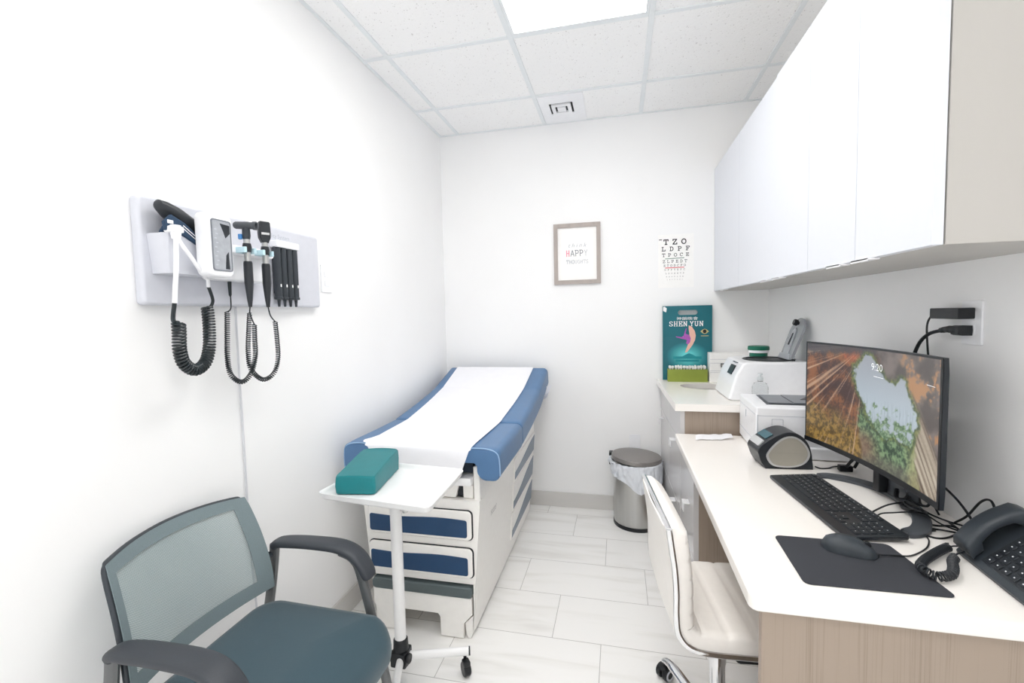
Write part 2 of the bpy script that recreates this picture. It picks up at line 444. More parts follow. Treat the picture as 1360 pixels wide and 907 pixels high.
for k in range(7):
    y1 = YB-.011-k*.6; y0 = max(YF, y1-.599)
    if y1 > YF: box(b, XL, XL+.011, y0, y1, 0, .101, .002, 1)
struct('baseboard_left', b, TILEB)
b = BM()
GX = [-1.073, -.467, .146, .7495]; GY = [2.672, 2.088, 1.504, .92, .336, -.248, -.832]
PANELS = [(-.467, .146, .92, 2.088), (-.467, .146, -.832, .336)]
for x in GX: box(b, x-.012, x+.012, YF, YB, ZC-.005, ZC+.001, .001, 1)
for y in GY:
    for x0, x1 in ((XL, GX[0]), (GX[0], GX[1]), (GX[1], GX[2]), (GX[2], GX[3]), (GX[3], XR)):
        if x0 == GX[1] and any(p[2] < y-.01 and y+.01 < p[3] for p in PANELS): continue
        box(b, x0+.012, x1-.012, y-.012, y+.012, ZC-.005, ZC+.001, .001, 1)
for x0, x1, y0, y1 in ((XL, XL+.016, YF, YB), (XR-.016, XR, YF, YB), (XL+.016, XR-.016, YB-.016, YB)): box(b, x0, x1, y0, y1, ZC-.004, ZC)
struct('trim_1', b, GRIDM)

LIGHT = emit_mat('light_diffuser', (1, .985, .96, 1), 6.0)
for k, (x0, x1, y0, y1) in enumerate(PANELS):
    t = thing('ceiling_light', ('flat white ceiling light panel glowing above the exam table and desk', 'flat white ceiling light panel over the near end of the room')[k], 'ceiling light', ((x0+x1)/2, (y0+y1)/2, ZC), 'ceiling light panels')
    fo = rect_pts(x0+.013, x1-.013, y0+.013, y1-.013, .001, 1); fi = rect_pts(x0+.026, x1-.026, y0+.026, y1-.026, .001, 1)
    b = BM(); ring_prism(b, fo, fi, 'z', ZC-.006, ZC-.001); obj('frame', b, GRIDM, t)
    b = BM(); box(b, x0+.026, x1-.026, y0+.026, y1-.026, ZC-.004, ZC-.001); obj('diffuser', b, LIGHT, t)
# vent
t = thing('ceiling_vent', 'small square white air vent in the ceiling near the back wall', 'vent', (-.32, 2.88, ZC))
b = BM(); ring_prism(b, rect_pts(-.452, -.19, 2.688, 3.066, .004, 2), [(x, y) for x, y in rect_pts(-.397, -.257, 2.79, 2.935, .004, 2)], 'z', ZC-.006, ZC-.0005); obj('face_plate', b, PLAST_W, t)
b = BM(); box(b, -.397, -.257, 2.79, 2.935, ZC-.0015, ZC-.0006); obj('duct_opening', b, DARKGAP, t)
b = BM()
ring_prism(b, rect_pts(-.385, -.269, 2.802, 2.925, .003, 2), rect_pts(-.364, -.290, 2.824, 2.905, .003, 2), 'z', ZC-.012, ZC-.002)
box(b, -.352, -.302, 2.836, 2.893, ZC-.014, ZC-.002, .002); obj('louver', b, PLAST_W, t)

# ------------------------------------------------------------------ wall cabinets on the right
def wall_cabinet(label, y0, y1, doors, handles, xf):
    t = thing('wall_cabinet', label, 'cabinet', ((xf+XR)/2, (y0+y1)/2, 1.45), 'white wall cabinets over the desk and counter')
    b = BM(); box(b, xf+.023, XR-.001, y0+.001, y1-.001, 1.452, 2.2, .001, 1); obj('carcass', b, LAM_G, t)
    for (d0, d1), hy in zip(doors, handles):
        b = BM(); box(b, xf, xf+.02, d0+.0012, d1-.0012, 1.452, 2.2, .0015, 2); d = obj('door', b, LAM_W, t)
        b = BM(); box(b, xf-.014, xf+.012, hy-.04, hy+.04, 1.447, 1.4515, .001, 1); box(b, xf-.014, xf-.011, hy-.04, hy+.04, 1.444, 1.4515, .001, 1); obj('handle', b, ALU, d)
    return t
wall_cabinet('near run of three tall white wall cabinet doors above the computer monitor', 1.035, 1.936, ((1.035, 1.326), (1.326, 1.624), (1.624, 1.936)), (1.275, 1.415, 1.885), .579)
wall_cabinet('far white wall cabinet in the back corner above the sink counter', 1.937, 3.086, ((1.937, 2.49), (2.49, 3.086)), (2.04, 2.80), .583)

# ------------------------------------------------------------------ desk
t = thing('desk', 'white topped desk with greige wood end panel along the right wall', 'desk', (.57, 1.6, 0))
b = BM()
top = [(.892, .985), (.892, 2.262)] + [(.257+.004-.004*math.cos(R(a)), 2.262-.004+.004*math.sin(R(a))) for a in (90, 0)]
rr = .02
top += [(.257+rr-rr*math.cos(R(a)), .985+rr-rr*math.sin(R(a))) for a in range(0, 91, 15)]
prism(b, top, 'z', .72, .755, .006, 3); obj('desktop', b, QUARTZ, t)
b = BM(); box(b, .283, .892, 1.0, 1.02, 0, .7195, .001, 1); obj('end_panel', b, WOOD, t)
b = BM(); box(b, .872, .892, 1.0205, 1.945, .25, .7195, .001, 1); obj('back_panel', b, WOOD, t)

CABF = mat('grey_gloss_front', srgb(206, 204, 204), .18, noise_amt=.015, noise_scale=6, stretch=(1, 1, .1))
# base cabinet + pedestal (slightly skewed to the wall, as in the photo)
def dx(y): return .262+(3.085-y)*.0285           # door plane
t = thing('drawer_pedestal', 'grey wood drawer pedestal under the far end of the desk', 'drawer unit', (.6, 2.12, 0))
b = BM(); prism(b, [(dx(1.952)+.02, 1.952), (.868, 1.952), (.868, 2.287), (dx(2.287)+.02, 2.287)], 'z', .0, .7195); obj('carcass', b, WOOD, t)
def front(parent, y0, y1, z0, z1, hy, hz, m):
    b = BM(); prism(b, [(dx(y0+.0015), y0+.0015), (dx(y0+.0015)+.0195, y0+.0015), (dx(y1-.0015)+.0195, y1-.0015), (dx(y1-.0015), y1-.0015)], 'z', z0+.0015, z1-.0015, .001, 1)
    d = obj('drawer', b, m, parent)
    if hy:
        b = BM(); x = dx(hy)
        box(b, x-.028, x-.0235, hy-.024, hy+.024, hz-.02, hz+.02, .0015, 2); box(b, x-.0236, x-.0002, hy-.024, hy+.024, hz+.0155, hz+.02, .001, 1); obj('handle', b, ALU, d)
front(t, 1.952, 2.287, .30, .7185, 2.06, .49, CABF); front(t, 1.952, 2.287, .10, .30, 2.06, .31-.03, CABF)
t = thing('base_cabinet', 'grey wood base cabinet with drawers under the sink counter', 'cabinet', (.6, 2.7, 0))
b = BM()
ro_ = [(dx(2.292)+.02, 2.292), (.893, 2.292), (.893, 3.086), (dx(3.086)+.02, 3.086)]; ri_ = [(dx(2.31)+.038, 2.31), (.875, 2.31), (.875, 3.068), (dx(3.068)+.038, 3.068)]
ring_prism(b, ro_, ri_, 'z', 0, .8595); prism(b, ri_, 'z', .08, .098)
obj('carcass', b, WOOD, t)
for y0, y1, hy in ((2.292, 2.69, 2.46), (2.69, 3.075, 2.95)):
    front(t, y0, y1, .705, .858, 0, 0, CABF); front(t, y0, y1, .37, .705, hy, .655, CABF); front(t, y0, y1, .1, .37, hy if y0 < 2.5 else 0, .335, CABF)
# counter with an oval sink hole
t = thing('sink_counter', 'white counter slab with an oval sink in the back right corner', 'counter', (.57, 2.68, .86))
outer = [(.238, 3.086), (.258, 2.272), (.892, 2.272), (.892, 3.086)]
b = BM(); holed_slab(b, outer, [(.50+.152*math.cos(2*PI*k/48), 2.815+.115*math.sin(2*PI*k/48)) for k in range(48)], (.50, 2.815), 'z', .86, .895)
obj('slab', b, QUARTZ, t)
b = BM(); lathe(b, [(1.0, -.002), (1.0, -.03), (.93, -.12), (.7, -.15), (.1, -.155), (.1, -.16), (.72, -.156), (.96, -.125), (1.04, -.03), (1.04, -.002)], (.50, 2.815, .862), 40, sx=.150, sy=.113, caps=False); obj('basin', b, STEEL, t)

# ------------------------------------------------------------------ left wall diagnostic board
def PL(u, v, w): return (XL+w, u, v)
t = thing('diagnostic_wall_board', 'light grey medical diagnostic board mounted on the left wall', 'medical wall unit', (XL, 1.27, 1.52))
b = BM(); prism(b, rect_pts(.928, 1.642, 1.383, 1.664, .012), 'x', XL, XL+.03, .009, 3); obj('board', b, PLAST_G, t)
b = BM(); text(b, 'ality System', .021, Matrix(((0, 0, 1, XL+.0304), (1, 0, 0, 1.425), (0, 1, 0, 1.632), (0, 0, 0, 1)))); obj('lettering', b, INKL, t)
# cuff basket: tapered open box
b = BM()
def basket_ring(g, z): # outline (x,y), tapered
    k = (z-1.462)/.105
    x1 = XL+.085+.015*k-g; y0 = .955-.010*k+g; y1 = 1.085-g; x0 = XL+.0305
    return [Vector((x, y, z)) for x, y in [(x0, y0), (x1-.02, y0), (x1-.006, y0+.006), (x1, y0+.02), (x1, y1-.02), (x1-.006, y1-.006), (x1-.02, y1), (x0, y1)]]
loft(b, [basket_ring(.012, 1.463), basket_ring(0, 1.465), basket_ring(0, 1.5), basket_ring(0, 1.567), basket_ring(.004, 1.567), basket_ring(.004, 1.47)])
bk = obj('cuff_basket', b, PLAST_G, t)
# gauge housing
gx0, gx1, gy0, gy1, gz0, gz1 = XL+.107, XL+.150, 1.012, 1.096, 1.459, 1.632
b = BM(); prism(b, rect_pts(gy0, gy1, gz0, gz1, .018, 6), 'x', gx0, gx1, .007, 4); g = obj('gauge_housing', b, PLAST_W, t)
b = BM(); prism(b, rect_pts(gy0+.014, gy1-.010, gz0+.018, gz1-.02, .006, 4), 'x', gx1, gx1+.0015); obj('gauge_window', b, mat('gauge_face_grey', srgb(168, 172, 178), .12, noise_amt=.08, noise_scale=60, coat=.6), g)
b = BM()
for k in range(9): box(b, gx1+.0014, gx1+.0019, gy0+.020+(k % 2)*.004, gy0+.028+(k % 2)*.004, gz0+.03+k*.012, gz0+.033+k*.012)
obj('scale_marks', b, INKL, g)
b = BM(); ring_prism(b, rect_pts(gy0+.012, gy1-.008, gz0+.016, gz1-.018, .007, 4), rect_pts(gy0+.015, gy1-.011, gz0+.019, gz1-.021, .006, 4), 'x', gx1, gx1+.0024); obj('window_rim', b, INKG, g)
b = BM(); prism(b, [(gy0+.040, gz1-.028), (gy1-.013, gz1-.030), (gy1-.013, gz1-.052), (gy0+.056, gz1-.066), (gy0+.050, gz1-.050)], 'x', gx1+.0014, gx1+.0021); prism(b, [(gy0+.052, gz0+.022), (gy0+.066, gz0+.022), (gy0+.064, gz0+.07), (gy0+.056, gz0+.06)], 'x', gx1+.0014, gx1+.0021)
obj('indicator', b, BLACK_S, g)
b = BM(); box(b, XL+.03, gx0+.002, 1.075, 1.10, 1.47, 1.60, .006); obj('gauge_bracket', b, PLAST_W, t)
# handle cradle body
b = BM(); prism(b, rect_pts(1.09, 1.305, 1.458, 1.570, .018, 5), 'x', XL+.0302, XL+.075, .008, 3); cr = obj('cradle_body', b, PLAST_W, t)
b = BM(); prism(b, rect_pts(1.09, 1.30, 1.536, 1.557, .01, 4), 'x', XL+.07, XL+.110, .005, 3); obj('cradle_shelf', b, PLAST_W, t)
HY = (1.166, 1.238)   # y of the two instrument handles
HX = XL+.130
for y in HY:
    b = BM()
    pts = [(HX-.030, y-.021), (HX+.012, y-.023), (HX+.016, y-.018), (HX+.012, y-.0145), (HX-.012, y-.0145), (HX-.0145, y), (HX-.012, y+.0145), (HX+.012, y+.0145), (HX+.016, y+.018), (HX+.012, y+.023), (HX-.030, y+.021)]
    prism(b, pts, 'z', 1.538, 1.555, .002); obj('holder_fork', b, LBLUE, t)
# specula dispenser
b = BM(); prism(b, rect_pts(1.372, 1.487, 1.590, 1.614, .005, 3), 'x', XL+.0302, XL+.062, .003); dsp = obj('speculum_dispenser', b, PLAST_W, t)
for k in range(4):
    y = 1.386+k*.029
    b = BM(); lathe(b, [(.0, 1.594), (.0125, 1.594), (.0125, 1.418), (.0145, 1.417), (.0145, 1.409), (.006, 1.408), (.004, 1.383), (0, 1.383)], (XL+.047, y, 0), 14); box(b, XL+.03, XL+.047, y-.004, y+.004, 1.43, 1.58)
    tb = obj('speculum_tube', b, CHAR, dsp)
    b = BM(); box(b, XL+.0585, XL+.0602, y-.003, y+.003, 1.452, 1.462, .001); obj('slot_mark', b, WHITEP, tb)
# power cord down the wall
b = BM(); tube(b, smooth([(XL+.012, 1.232, 1.382), (XL+.008, 1.235, 1.2), (XL+.007, 1.238, .95), (XL+.007, 1.24, .6), (XL+.014, 1.245, .35), (XL+.014, 1.25, .12)], 6), .0032, 6); obj('power_cord', b, mat('cord_grey', srgb(206, 207, 212), .4), t)

# instruments with coiled cords
def instrument(name, label, y, cords, head):
    t = thing(name, label, 'medical instrument', (HX, y, 1.36))
    b = BM(); lathe(b, [(0, 1.514), (.0112, 1.514), (.0124, 1.508), (.0124, 1.452), (.0115, 1.443), (.0078, 1.40), (.005, 1.378), (0, 1.378)], (HX, y, 0), 18); obj('grip', b, BLACK_S, t)
    b = BM(); lathe(b, [(0, 1.513), (.0092, 1.513), (.0092, 1.542), (0, 1.542)], (HX, y, 0), 18); obj('steel_collar', b, STEEL, t)
    b = BM(); lathe(b, [(0, 1.566), (.0092, 1.566), (.0092, 1.580), (0, 1.580)], (HX, y, 0), 18); obj('steel_collar', b, STEEL, t)
    b = BM(); lathe(b, [(0, 1.541), (.0105, 1.541), (.0128, 1.556), (.011, 1.567), (0, 1.567)], (HX, y, 0), 18); obj('rheostat_ring', b, BLACK_S, t)
    head(t, y)
    path, lead_top, lead_end = cords
    b = BM(); coil(b, path, .0062, .0019, 74, 5, 9)
    tube(b, smooth(lead_end, 6), .002, 6); tube(b, smooth(lead_top, 6), .002, 6)
    lathe(b, [(0, .0), (.0058, .0), (.0042, -.045), (.002, -.05), (0, -.05)], lead_top[0], 10)
    obj('coiled_cord', b, COIL, t)
def oto_head(t, y):
    b = BM(); lathe(b, [(0, 1.579), (.0095, 1.579), (.0115, 1.590), (.0105, 1.612), (0, 1.612)], (HX, y, 0), 18); obj('neck', b, CHAR, t)
    A = Matrix.Translation((HX, y, 1.620)) @ Matrix.Rotation(R(14), 4, 'Z') @ Matrix.Rotation(R(3), 4, 'Y') @ Matrix.Scale(.66, 4)
    b = BM(); lathe(b, [(0, -.052), (.012, -.052), (.0165, -.044), (.017, -.012), (.0178, .012), (.0155, .016), (.016, .032), (.019, .034), (.0195, .046), (.013, .047), (.011, .038), (0, .038)], (0, 0, 0), 22, axis='x', M=A); obj('head', b, DKGREY, t)
    b = BM(); box(b, HX-.015, HX-.005, y-.017, y-.0085, 1.578, 1.594, .002); obj('clip', b, mat('blue_clip', srgb(70, 130, 190), .4), t)
def oph_head(t, y):
    b = BM(); pts = [(-.009, 0), (.009, 0), (.0155, .013), (.0165, .025), (.0155, .052), (.012, .056), (-.012, .056), (-.0155, .052), (-.0165, .025), (-.0155, .013)]
    A = Matrix.Translation((HX, y, 1.579)) @ Matrix.Rotation(R(-28), 4, 'Z')
    b = BM(); prism(b, [(u*1.05, v*1.18) for u, v in pts], 'x', -.011, .010, .004, 3, M=A); obj('head', b, BLACK_S, t)
    b = BM(); box(b, .0098, .0110, -.012, .012, .024, .031, .0006, M=A); np_ = obj('nameplate', b, SILVER, t)
instrument('otoscope', 'black otoscope with cylindrical head hanging in the left wall holder fork', HY[0], (
    [(-1.165, 1.166, 1.364), (-1.157, 1.153, 1.296), (-1.149, 1.141, 1.228), (-1.141, 1.142, 1.175), (-1.132, 1.172, 1.149), (-1.124, 1.201, 1.172), (-1.116, 1.213, 1.225), (-1.108, 1.206, 1.276), (-1.100, 1.199, 1.325)],
    [(-1.165, 1.181, 1.462), (-1.165, 1.182, 1.413), (-1.165, 1.180, 1.376), (-1.165, 1.166, 1.365)],
    [(-1.100, 1.199, 1.325), (-1.093, 1.184, 1.340), (-1.087, 1.170, 1.362), (-1.080, 1.166, 1.380)]), oto_head)
instrument('ophthalmoscope', 'black ophthalmoscope with flat rounded head beside the speculum tubes', HY[1], (
    [(-1.165, 1.253, 1.360), (-1.156, 1.234, 1.291), (-1.146, 1.218, 1.233), (-1.137, 1.216, 1.182), (-1.128, 1.252, 1.145), (-1.118, 1.290, 1.160), (-1.109, 1.302, 1.208), (-1.099, 1.291, 1.270), (-1.090, 1.276, 1.332)],
    [(-1.165, 1.255, 1.462), (-1.165, 1.256, 1.41), (-1.165, 1.255, 1.376), (-1.165, 1.253, 1.361)],
    [(-1.090, 1.276, 1.332), (-1.087, 1.255, 1.349), (-1.083, 1.243, 1.370), (-1.080, 1.238, 1.381)]), oph_head)

# blood pressure cuff in the basket
t = thing('blood_pressure_cuff', 'navy blood pressure cuff rolled in the wall basket with white tube and thick black coil', 'blood pressure cuff', (XL+.07, .98, 1.48))
b = BM()
for k, (th, y0, y1, z1, ln, x0) in enumerate(((0, .965, 1.06, 1.605, 0, .044), (0, .968, 1.06, 1.615, 0, .058), (0, .966, 1.05, 1.598, 0, .070))):
    prism(b, [(y0, 1.48), (y1, 1.48), (y1, z1-.02), (y1-.06, z1), (y0+.02, z1), (y0, z1-.03)], 'x', XL+x0, XL+x0+.012, .004, 3)
prism(b, [(.936, 1.592), (.956, 1.612), (.99, 1.598), (1.045, 1.560), (1.045, 1.535), (.99, 1.560), (.962, 1.570), (.94, 1.570)], 'x', XL+.090, XL+.104, .004, 3)
cf = obj('cuff', b, NAVY, t)
b = BM(); box(b, XL+.1035, XL+.1046, .942, .958, 1.588, 1.597, .0008); obj('label', b, WHITEP, cf)
for k in range(2):
    b = BM(); prism(b, [(.985, 1.588-k*.008), (1.03, 1.558-k*.008), (1.03, 1.5605-k*.008), (.985, 1.5905-k*.008)], 'x', XL+.1035, XL+.1045); obj('stripe', b, WHITEP, cf)
b = BM()
loft(b, [[Vector((XL+.066+dxx+.022*math.cos(a)*s, y+.0, z+.02*math.sin(a)*s)) for a in [2*PI*k/16 for k in range(16)]] for y, z, s, dxx in ((.948, 1.640, .35, 0), (.952, 1.638, .7, 0), (.97, 1.630, 1.05, 0), (1.0, 1.615, 1.35, 0), (1.04, 1.596, 1.3, 0), (1.07, 1.58, .8, 0))]); obj('bulb', b, BLACK_S, t)
b = BM(); box(b, XL+.09, XL+.122, .941, .972, 1.566, 1.582, .003); lathe(b, [(0, 1.585), (.012, 1.584), (.013, 1.572), (.010, 1.55), (0, 1.55)], (XL+.112, .956, 0), 14); obj('tube_connector', b, PLAST_W, t)
b = BM()
tube(b, smooth([(XL+.112, .956, 1.578), (XL+.118, .950, 1.545), (XL+.118, .946, 1.48), (XL+.112, .944, 1.42), (XL+.110, .942, 1.386)], 6), .0058, 10)
tube(b, smooth([(XL+.114, .953, 1.56), (XL+.122, .962, 1.535), (XL+.124, .985, 1.505), (XL+.120, 1.01, 1.477), (XL+.104, 1.04, 1.462), (XL+.092, 1.06, 1.458), (XL+.086, 1.066, 1.434)], 6), .005, 10)
obj('white_tube', b, PLAST_W, t)
b = BM()
tube(b, smooth([(-1.100, .942, 1.388), (-1.100, .936, 1.358), (-1.100, .936, 1.340), (-1.100, .949, 1.336)], 5), .0052, 8)
tube(b, smooth([(-1.124, 1.066, 1.436), (-1.127, 1.076, 1.418), (-1.132, 1.086, 1.396), (-1.138, 1.083, 1.380), (-1.140, 1.074, 1.377)], 5), .0045, 8)
coil(b, [(-1.100, .949, 1.336), (-1.105, .953, 1.305), (-1.110, .956, 1.263), (-1.115, .971, 1.227), (-1.120, 1.006, 1.207), (-1.125, 1.042, 1.223), (-1.130, 1.062, 1.262), (-1.135, 1.071, 1.318), (-1.140, 1.074, 1.377)], .0135, .0034, 44, 6, 11)
obj('coiled_tube', b, COIL, t)

def plate(name, label, P, w=.07, h=.115, kind='outlet'):
    """P(u,v,w): wall-plane coordinates"""
    b = BM(); t = bmesh.new()
    prism(t, rect_pts(-w/2, w/2, -h/2, h/2, .004, 3), 'z', 0, .006, .002, 2)
    if kind == 'outlet':
        for s in (-1, 1): prism(t, rect_pts(-.016, .016, s*.019-.013, s*.019+.013, .006, 3), 'z', .006, .0085, .001)
    elif kind == 'switch': prism(t, rect_pts(-.0165, .0165, -.033, .033, .002, 2), 'z', .006, .009, .001)
    for v in t.verts: v.co = Vector(P(*v.co))
    bmesh.ops.recalc_face_normals(t, faces=t.faces[:]); add(b, t)
    root = bpy.data.objects.new(name, None); return b
def wall_plate(name, label, cat, P, kind):
    t = thing(name, label, cat, P(0, 0, 0))
    obj('cover_plate', plate(name, label, P, kind=kind), PLAST_W, t)
    return t
wall_plate('wall_outlet', 'white wall plate just right of the diagnostic board on the left wall', 'outlet', lambda u, v, w: (XL+w, 1.722+u, 1.505+v), 'outlet')
wall_plate('wall_switch_plate', 'small white blank plate on the back wall above the steel bin', 'wall plate', lambda u, v, w: (.097+u, YB-w, .465+v), 'blank')
PR = lambda u, v, w: (XR-w, 1.424-u, 1.29+v)
ro = wall_plate('wall_outlet', 'white wall outlet with two black plugs in it above the monitor', 'outlet', PR, 'outlet')
t = thing('power_adapter', 'black rectangular power adapter in the top socket of the right wall outlet', 'plug', (XR-.03, 1.42, 1.31))
b = BM(); box(b, XR-.046, XR-.0085, 1.405, 1.518, 1.300, 1.329, .003, 2); obj('body', b, BLACK, t)
b = BM(); tube(b, smooth([(XR-.028, 1.517, 1.314), (XR-.03, 1.535, 1.308), (XR-.035, 1.545, 1.28), (XR-.035, 1.540, 1.22), (XR-.03, 1.530, 1.1), (XR-.03, 1.52, .95), (XR-.035, 1.50, .80), (XR-.04, 1.46, .7605)], 8), .0026, 7); obj('cord', b, BLACK, t)
t = thing('power_plug', 'black angled power plug in the lower socket of the right wall outlet', 'plug', (XR-.03, 1.42, 1.27))
b = BM(); loft(b, [[(XR-.0085-d, 1.43+w*sx-.0, 1.270+h*sz) for sx, sz in ((-1, -1), (1, -1), (1.1, 0), (1, 1), (-1, 1), (-1.1, 0))] for d, w, h in ((0, .016, .013), (.022, .016, .013), (.03, .013, .010))]); 
tube(b, smooth([(XR-.028, 1.43, 1.270), (XR-.032, 1.46, 1.272), (XR-.034, 1.488, 1.268)], 5), [.0115]*3+[.010]*3+[.0085]*3+[.0075]*2, 10); obj('body', b, BLACK, t)
b = BM(); tube(b, smooth([(XR-.034, 1.485, 1.268), (XR-.04, 1.53, 1.255), (XR-.045, 1.565, 1.22), (XR-.045, 1.585, 1.16), (XR-.04, 1.58, 1.02), (XR-.035, 1.57, .86), (XR-.04, 1.55, .775), (XR-.05, 1.52, .762)], 8), .0048, 9); obj('cord', b, BLACK, t)

# ------------------------------------------------------------------ back wall pictures
t = thing('picture_frame', 'grey wooden picture frame with a hand lettered print on the back wall', 'picture', (-.265, YB, 1.727))
px0, px1, pz0, pz1 = -.419, -.112, 1.528, 1.926
b = BM(); ring_prism(b, [(px0, pz0), (px1, pz0), (px1, pz1), (px0, pz1)], [(px0+.026, pz0+.026), (px1-.026, pz0+.026), (px1-.026, pz1-.026), (px0+.026, pz1-.026)], 'y', YB-.02, YB-.0005); obj('frame', b, FRAMEW, t)
b = BM(); box(b, px0+.025, px1-.025, YB-.008, YB-.001, pz0+.025, pz1-.025); pr = obj('print', b, CARD, t)
PB = lambda u, v: (u, YB-.0084, v)
MB = lambda x, z, y=YB-.0084: Matrix(((1, 0, 0, x), (0, 0, -1, y), (0, 1, 0, z), (0, 0, 0, 1)))
SH = Matrix(((1, .3, 0, 0), (0, 1, 0, 0), (0, 0, 1, 0), (0, 0, 0, 1)))
b = BM(); text(b, 't h i n k', .038, MB(-.262, 1.782) @ SH, -.0003); obj('script_word', b, INKL, pr)
b = BM(); glyphs(b, 'H', -.338, 1.712, .026, .038, .03, .0058, PB, sans=True); obj('pink_letter', b, PINK, pr)
b = BM(); glyphs(b, 'APP', -.308, 1.712, .026, .038, .029, .0042, PB, sans=True); obj('letters', b, INKG, pr)
b = BM(); glyphs(b, 'Y', -.220, 1.712, .026, .038, .029, .003, PB, sans=True); glyphs(b, 'THO', -.336, 1.663, .016, .023, .0185, .0034, PB, sans=True); glyphs(b, 'UGHTS', -.2805, 1.663, .016, .023, .0185, .0022, PB, sans=True); obj('letters', b, INKL, pr)
t = thing('eye_chart', 'white letter eye chart poster on the back wall beside the wall cabinets', 'eye chart', (.356, YB, 1.65))
b = BM(); box(b, .249, .463, YB-.0022, YB-.0003, 1.483, 1.818); ch = obj('sheet', b, CARD, t)
PB = lambda u, v: (u, YB-.0026, v)
b = BM()
def crow(s, xa, xb, z, h, th):
    n = len(s); st = (xb-xa)/(n-1) if n > 1 else 0; w = h*.95
    glyphs(b, s, xa-w/2, z, w, h, st, th, PB)
crow('TZO', .298, .405, 1.757, .029, .0062); crow('LDPF', .283, .428, 1.716, .024, .0045); crow('TPOCE', .283, .426, 1.680, .019, .0032)
crow('ZLPEDT', .285, .416, 1.641, .016, .0025); crow('ETODCFO', .288, .410, 1.617, .012, .0018)
crow('OFPTEFC', .292, .406, 1.592, .009, .0013); crow('LPCDETP', .297, .402, 1.570, .007, .0010); crow('DEFPOTE', .300, .398, 1.550, .005, .0008); crow('LEPTFDC', .304, .395, 1.532, .004, .0006)
poly(b, [(.254, 1.785), (.272, 1.785), (.272, 1.790), (.254, 1.790)], PB)
obj('letters', b, INK, ch)
b = BM(); poly(b, [(.291, 1.664), (.406, 1.6665), (.406, 1.671), (.291, 1.668)], PB); obj('green_line', b, GRNI, ch)
b = BM(); poly(b, [(.291, 1.606), (.406, 1.607), (.406, 1.612), (.291, 1.611)], PB); obj('red_line', b, REDI, ch)

# ------------------------------------------------------------------ exam table
TX, TY = -.815, 1.72
t = thing('exam_table', 'blue upholstered exam table with white drawer base against the left wall', 'exam table', (TX, 2.35, 0))
def taper(bm):
    for v in bm.verts:
        if v.co.z < .58: v.co.x = TX+(v.co.x-TX)*(1-.16*(.58-v.co.z)/.58)
b = BM()
box(b, TX-.26, TX+.26, 1.755, 2.95, .245, .575); box(b, TX-.26, TX+.26, 2.15, 2.95, .02, .2455)
for s in (-1, 1): box(b, TX+s*.252-.008, TX+s*.252+.008, 1.752, 2.151, .02, .2455)
taper(b)
for s in (-1, 1): box(b, TX+s*.247-.013, TX+s*.247+.013, 1.735, 2.95, .572, .725, .003, 1)
box(b, TX-.24, TX+.24, 2.4, 2.95, .572, .72)
obj('base_cabinet', b, SHELL, t)
# front fascia with the step opening
b = BM()
prism(b, [(TX+x, z) for x, z in ((-.262, .585), (.262, .585), (.262, .57), (.2345, .234), (-.2345, .234), (-.262, .57))], 'y', 1.722, 1.756)
for sg in (-1, 1):
    lp = [(.2345, .236), (.2185, .03), (.210, .004), (.198, .003), (.190, .02), (.186, .064), (.2245, .104), (.2255, .236)]
    prism(b, [(TX+sg*x, z) for x, z in lp], 'y', 1.722, 1.756)
obj('front_fascia', b, SHELL, t)
def wavy(x0, x1, z0, z1, amp, ph=0, n=14, r=.008):
    pts = [(x1, z0+r), (x1-r*.3, z0+r*.3), (x1-r, z0), (x0+r, z0), (x0+r*.3, z0+r*.3), (x0, z0+r), (x0, z1-r), (x0+r*.3, z1-r*.3), (x0+r, z1)]
    for k in range(1, n):
        u = k/n; pts.append((x0+r+(x1-x0-2*r)*u, z1+amp*math.sin(PI*2*u+ph)))
    pts += [(x1-r, z1), (x1-r*.3, z1-r*.3), (x1, z1-r)]
    return pts
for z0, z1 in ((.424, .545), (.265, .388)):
    b = BM(); prism(b, rect_pts(TX-.237, TX+.232, z0-.004, z1+.002, .02, 5), 'y', 1.7185, 1.7215); gk = obj('drawer_gap_shade', b, DARKGAP, t)  # dark rim painted as the shadow gap around the drawer front
    b = BM(); prism(b, rect_pts(TX-.234, TX+.228, z0, z1, .019, 5), 'y', 1.707, 1.7195, .006, 3); d = obj('drawer', b, SHELL, t)
    b = BM(); prism(b, wavy(TX-.224, TX+.210, z0+.012, z1-.036, .004, PI), 'y', 1.7045, 1.7085, .001, 1); obj('inset_panel', b, BLUE_P, d)
b = BM()
st = [(-.224, .178), (.218, .178), (.219, .108), (.182, .066), (.179, .004), (.080, .004), (.078, .085), (.070, .098), (-.085, .098), (-.093, .085), (-.096, .004), (-.188, .004), (-.190, .066), (-.225, .108)]
prism(b, [(TX+x, z) for x, z in st], 'y', 1.712, 1.74, .004, 2); box(b, TX-.21, TX+.205, 1.741, 2.1, .15, .178); sp = obj('step', b, SHELL, t)
b = BM(); prism(b, rect_pts(TX-.225, TX+.222, .180, .226, .016, 4), 'y', 1.704, 2.1, .006, 3); obj('step_pad', b, STEPG, sp)
for s in (-1, 1):
    b = BM(); lathe(b, [(0, -.012), (.026, -.012), (.028, -.008), (.028, .008), (.026, .012), (0, .012)], (TX-.06+s*.02, 1.95, .029), 16, axis='x'); obj('wheel', b, BLACK, t) if s < 0 else b.free()
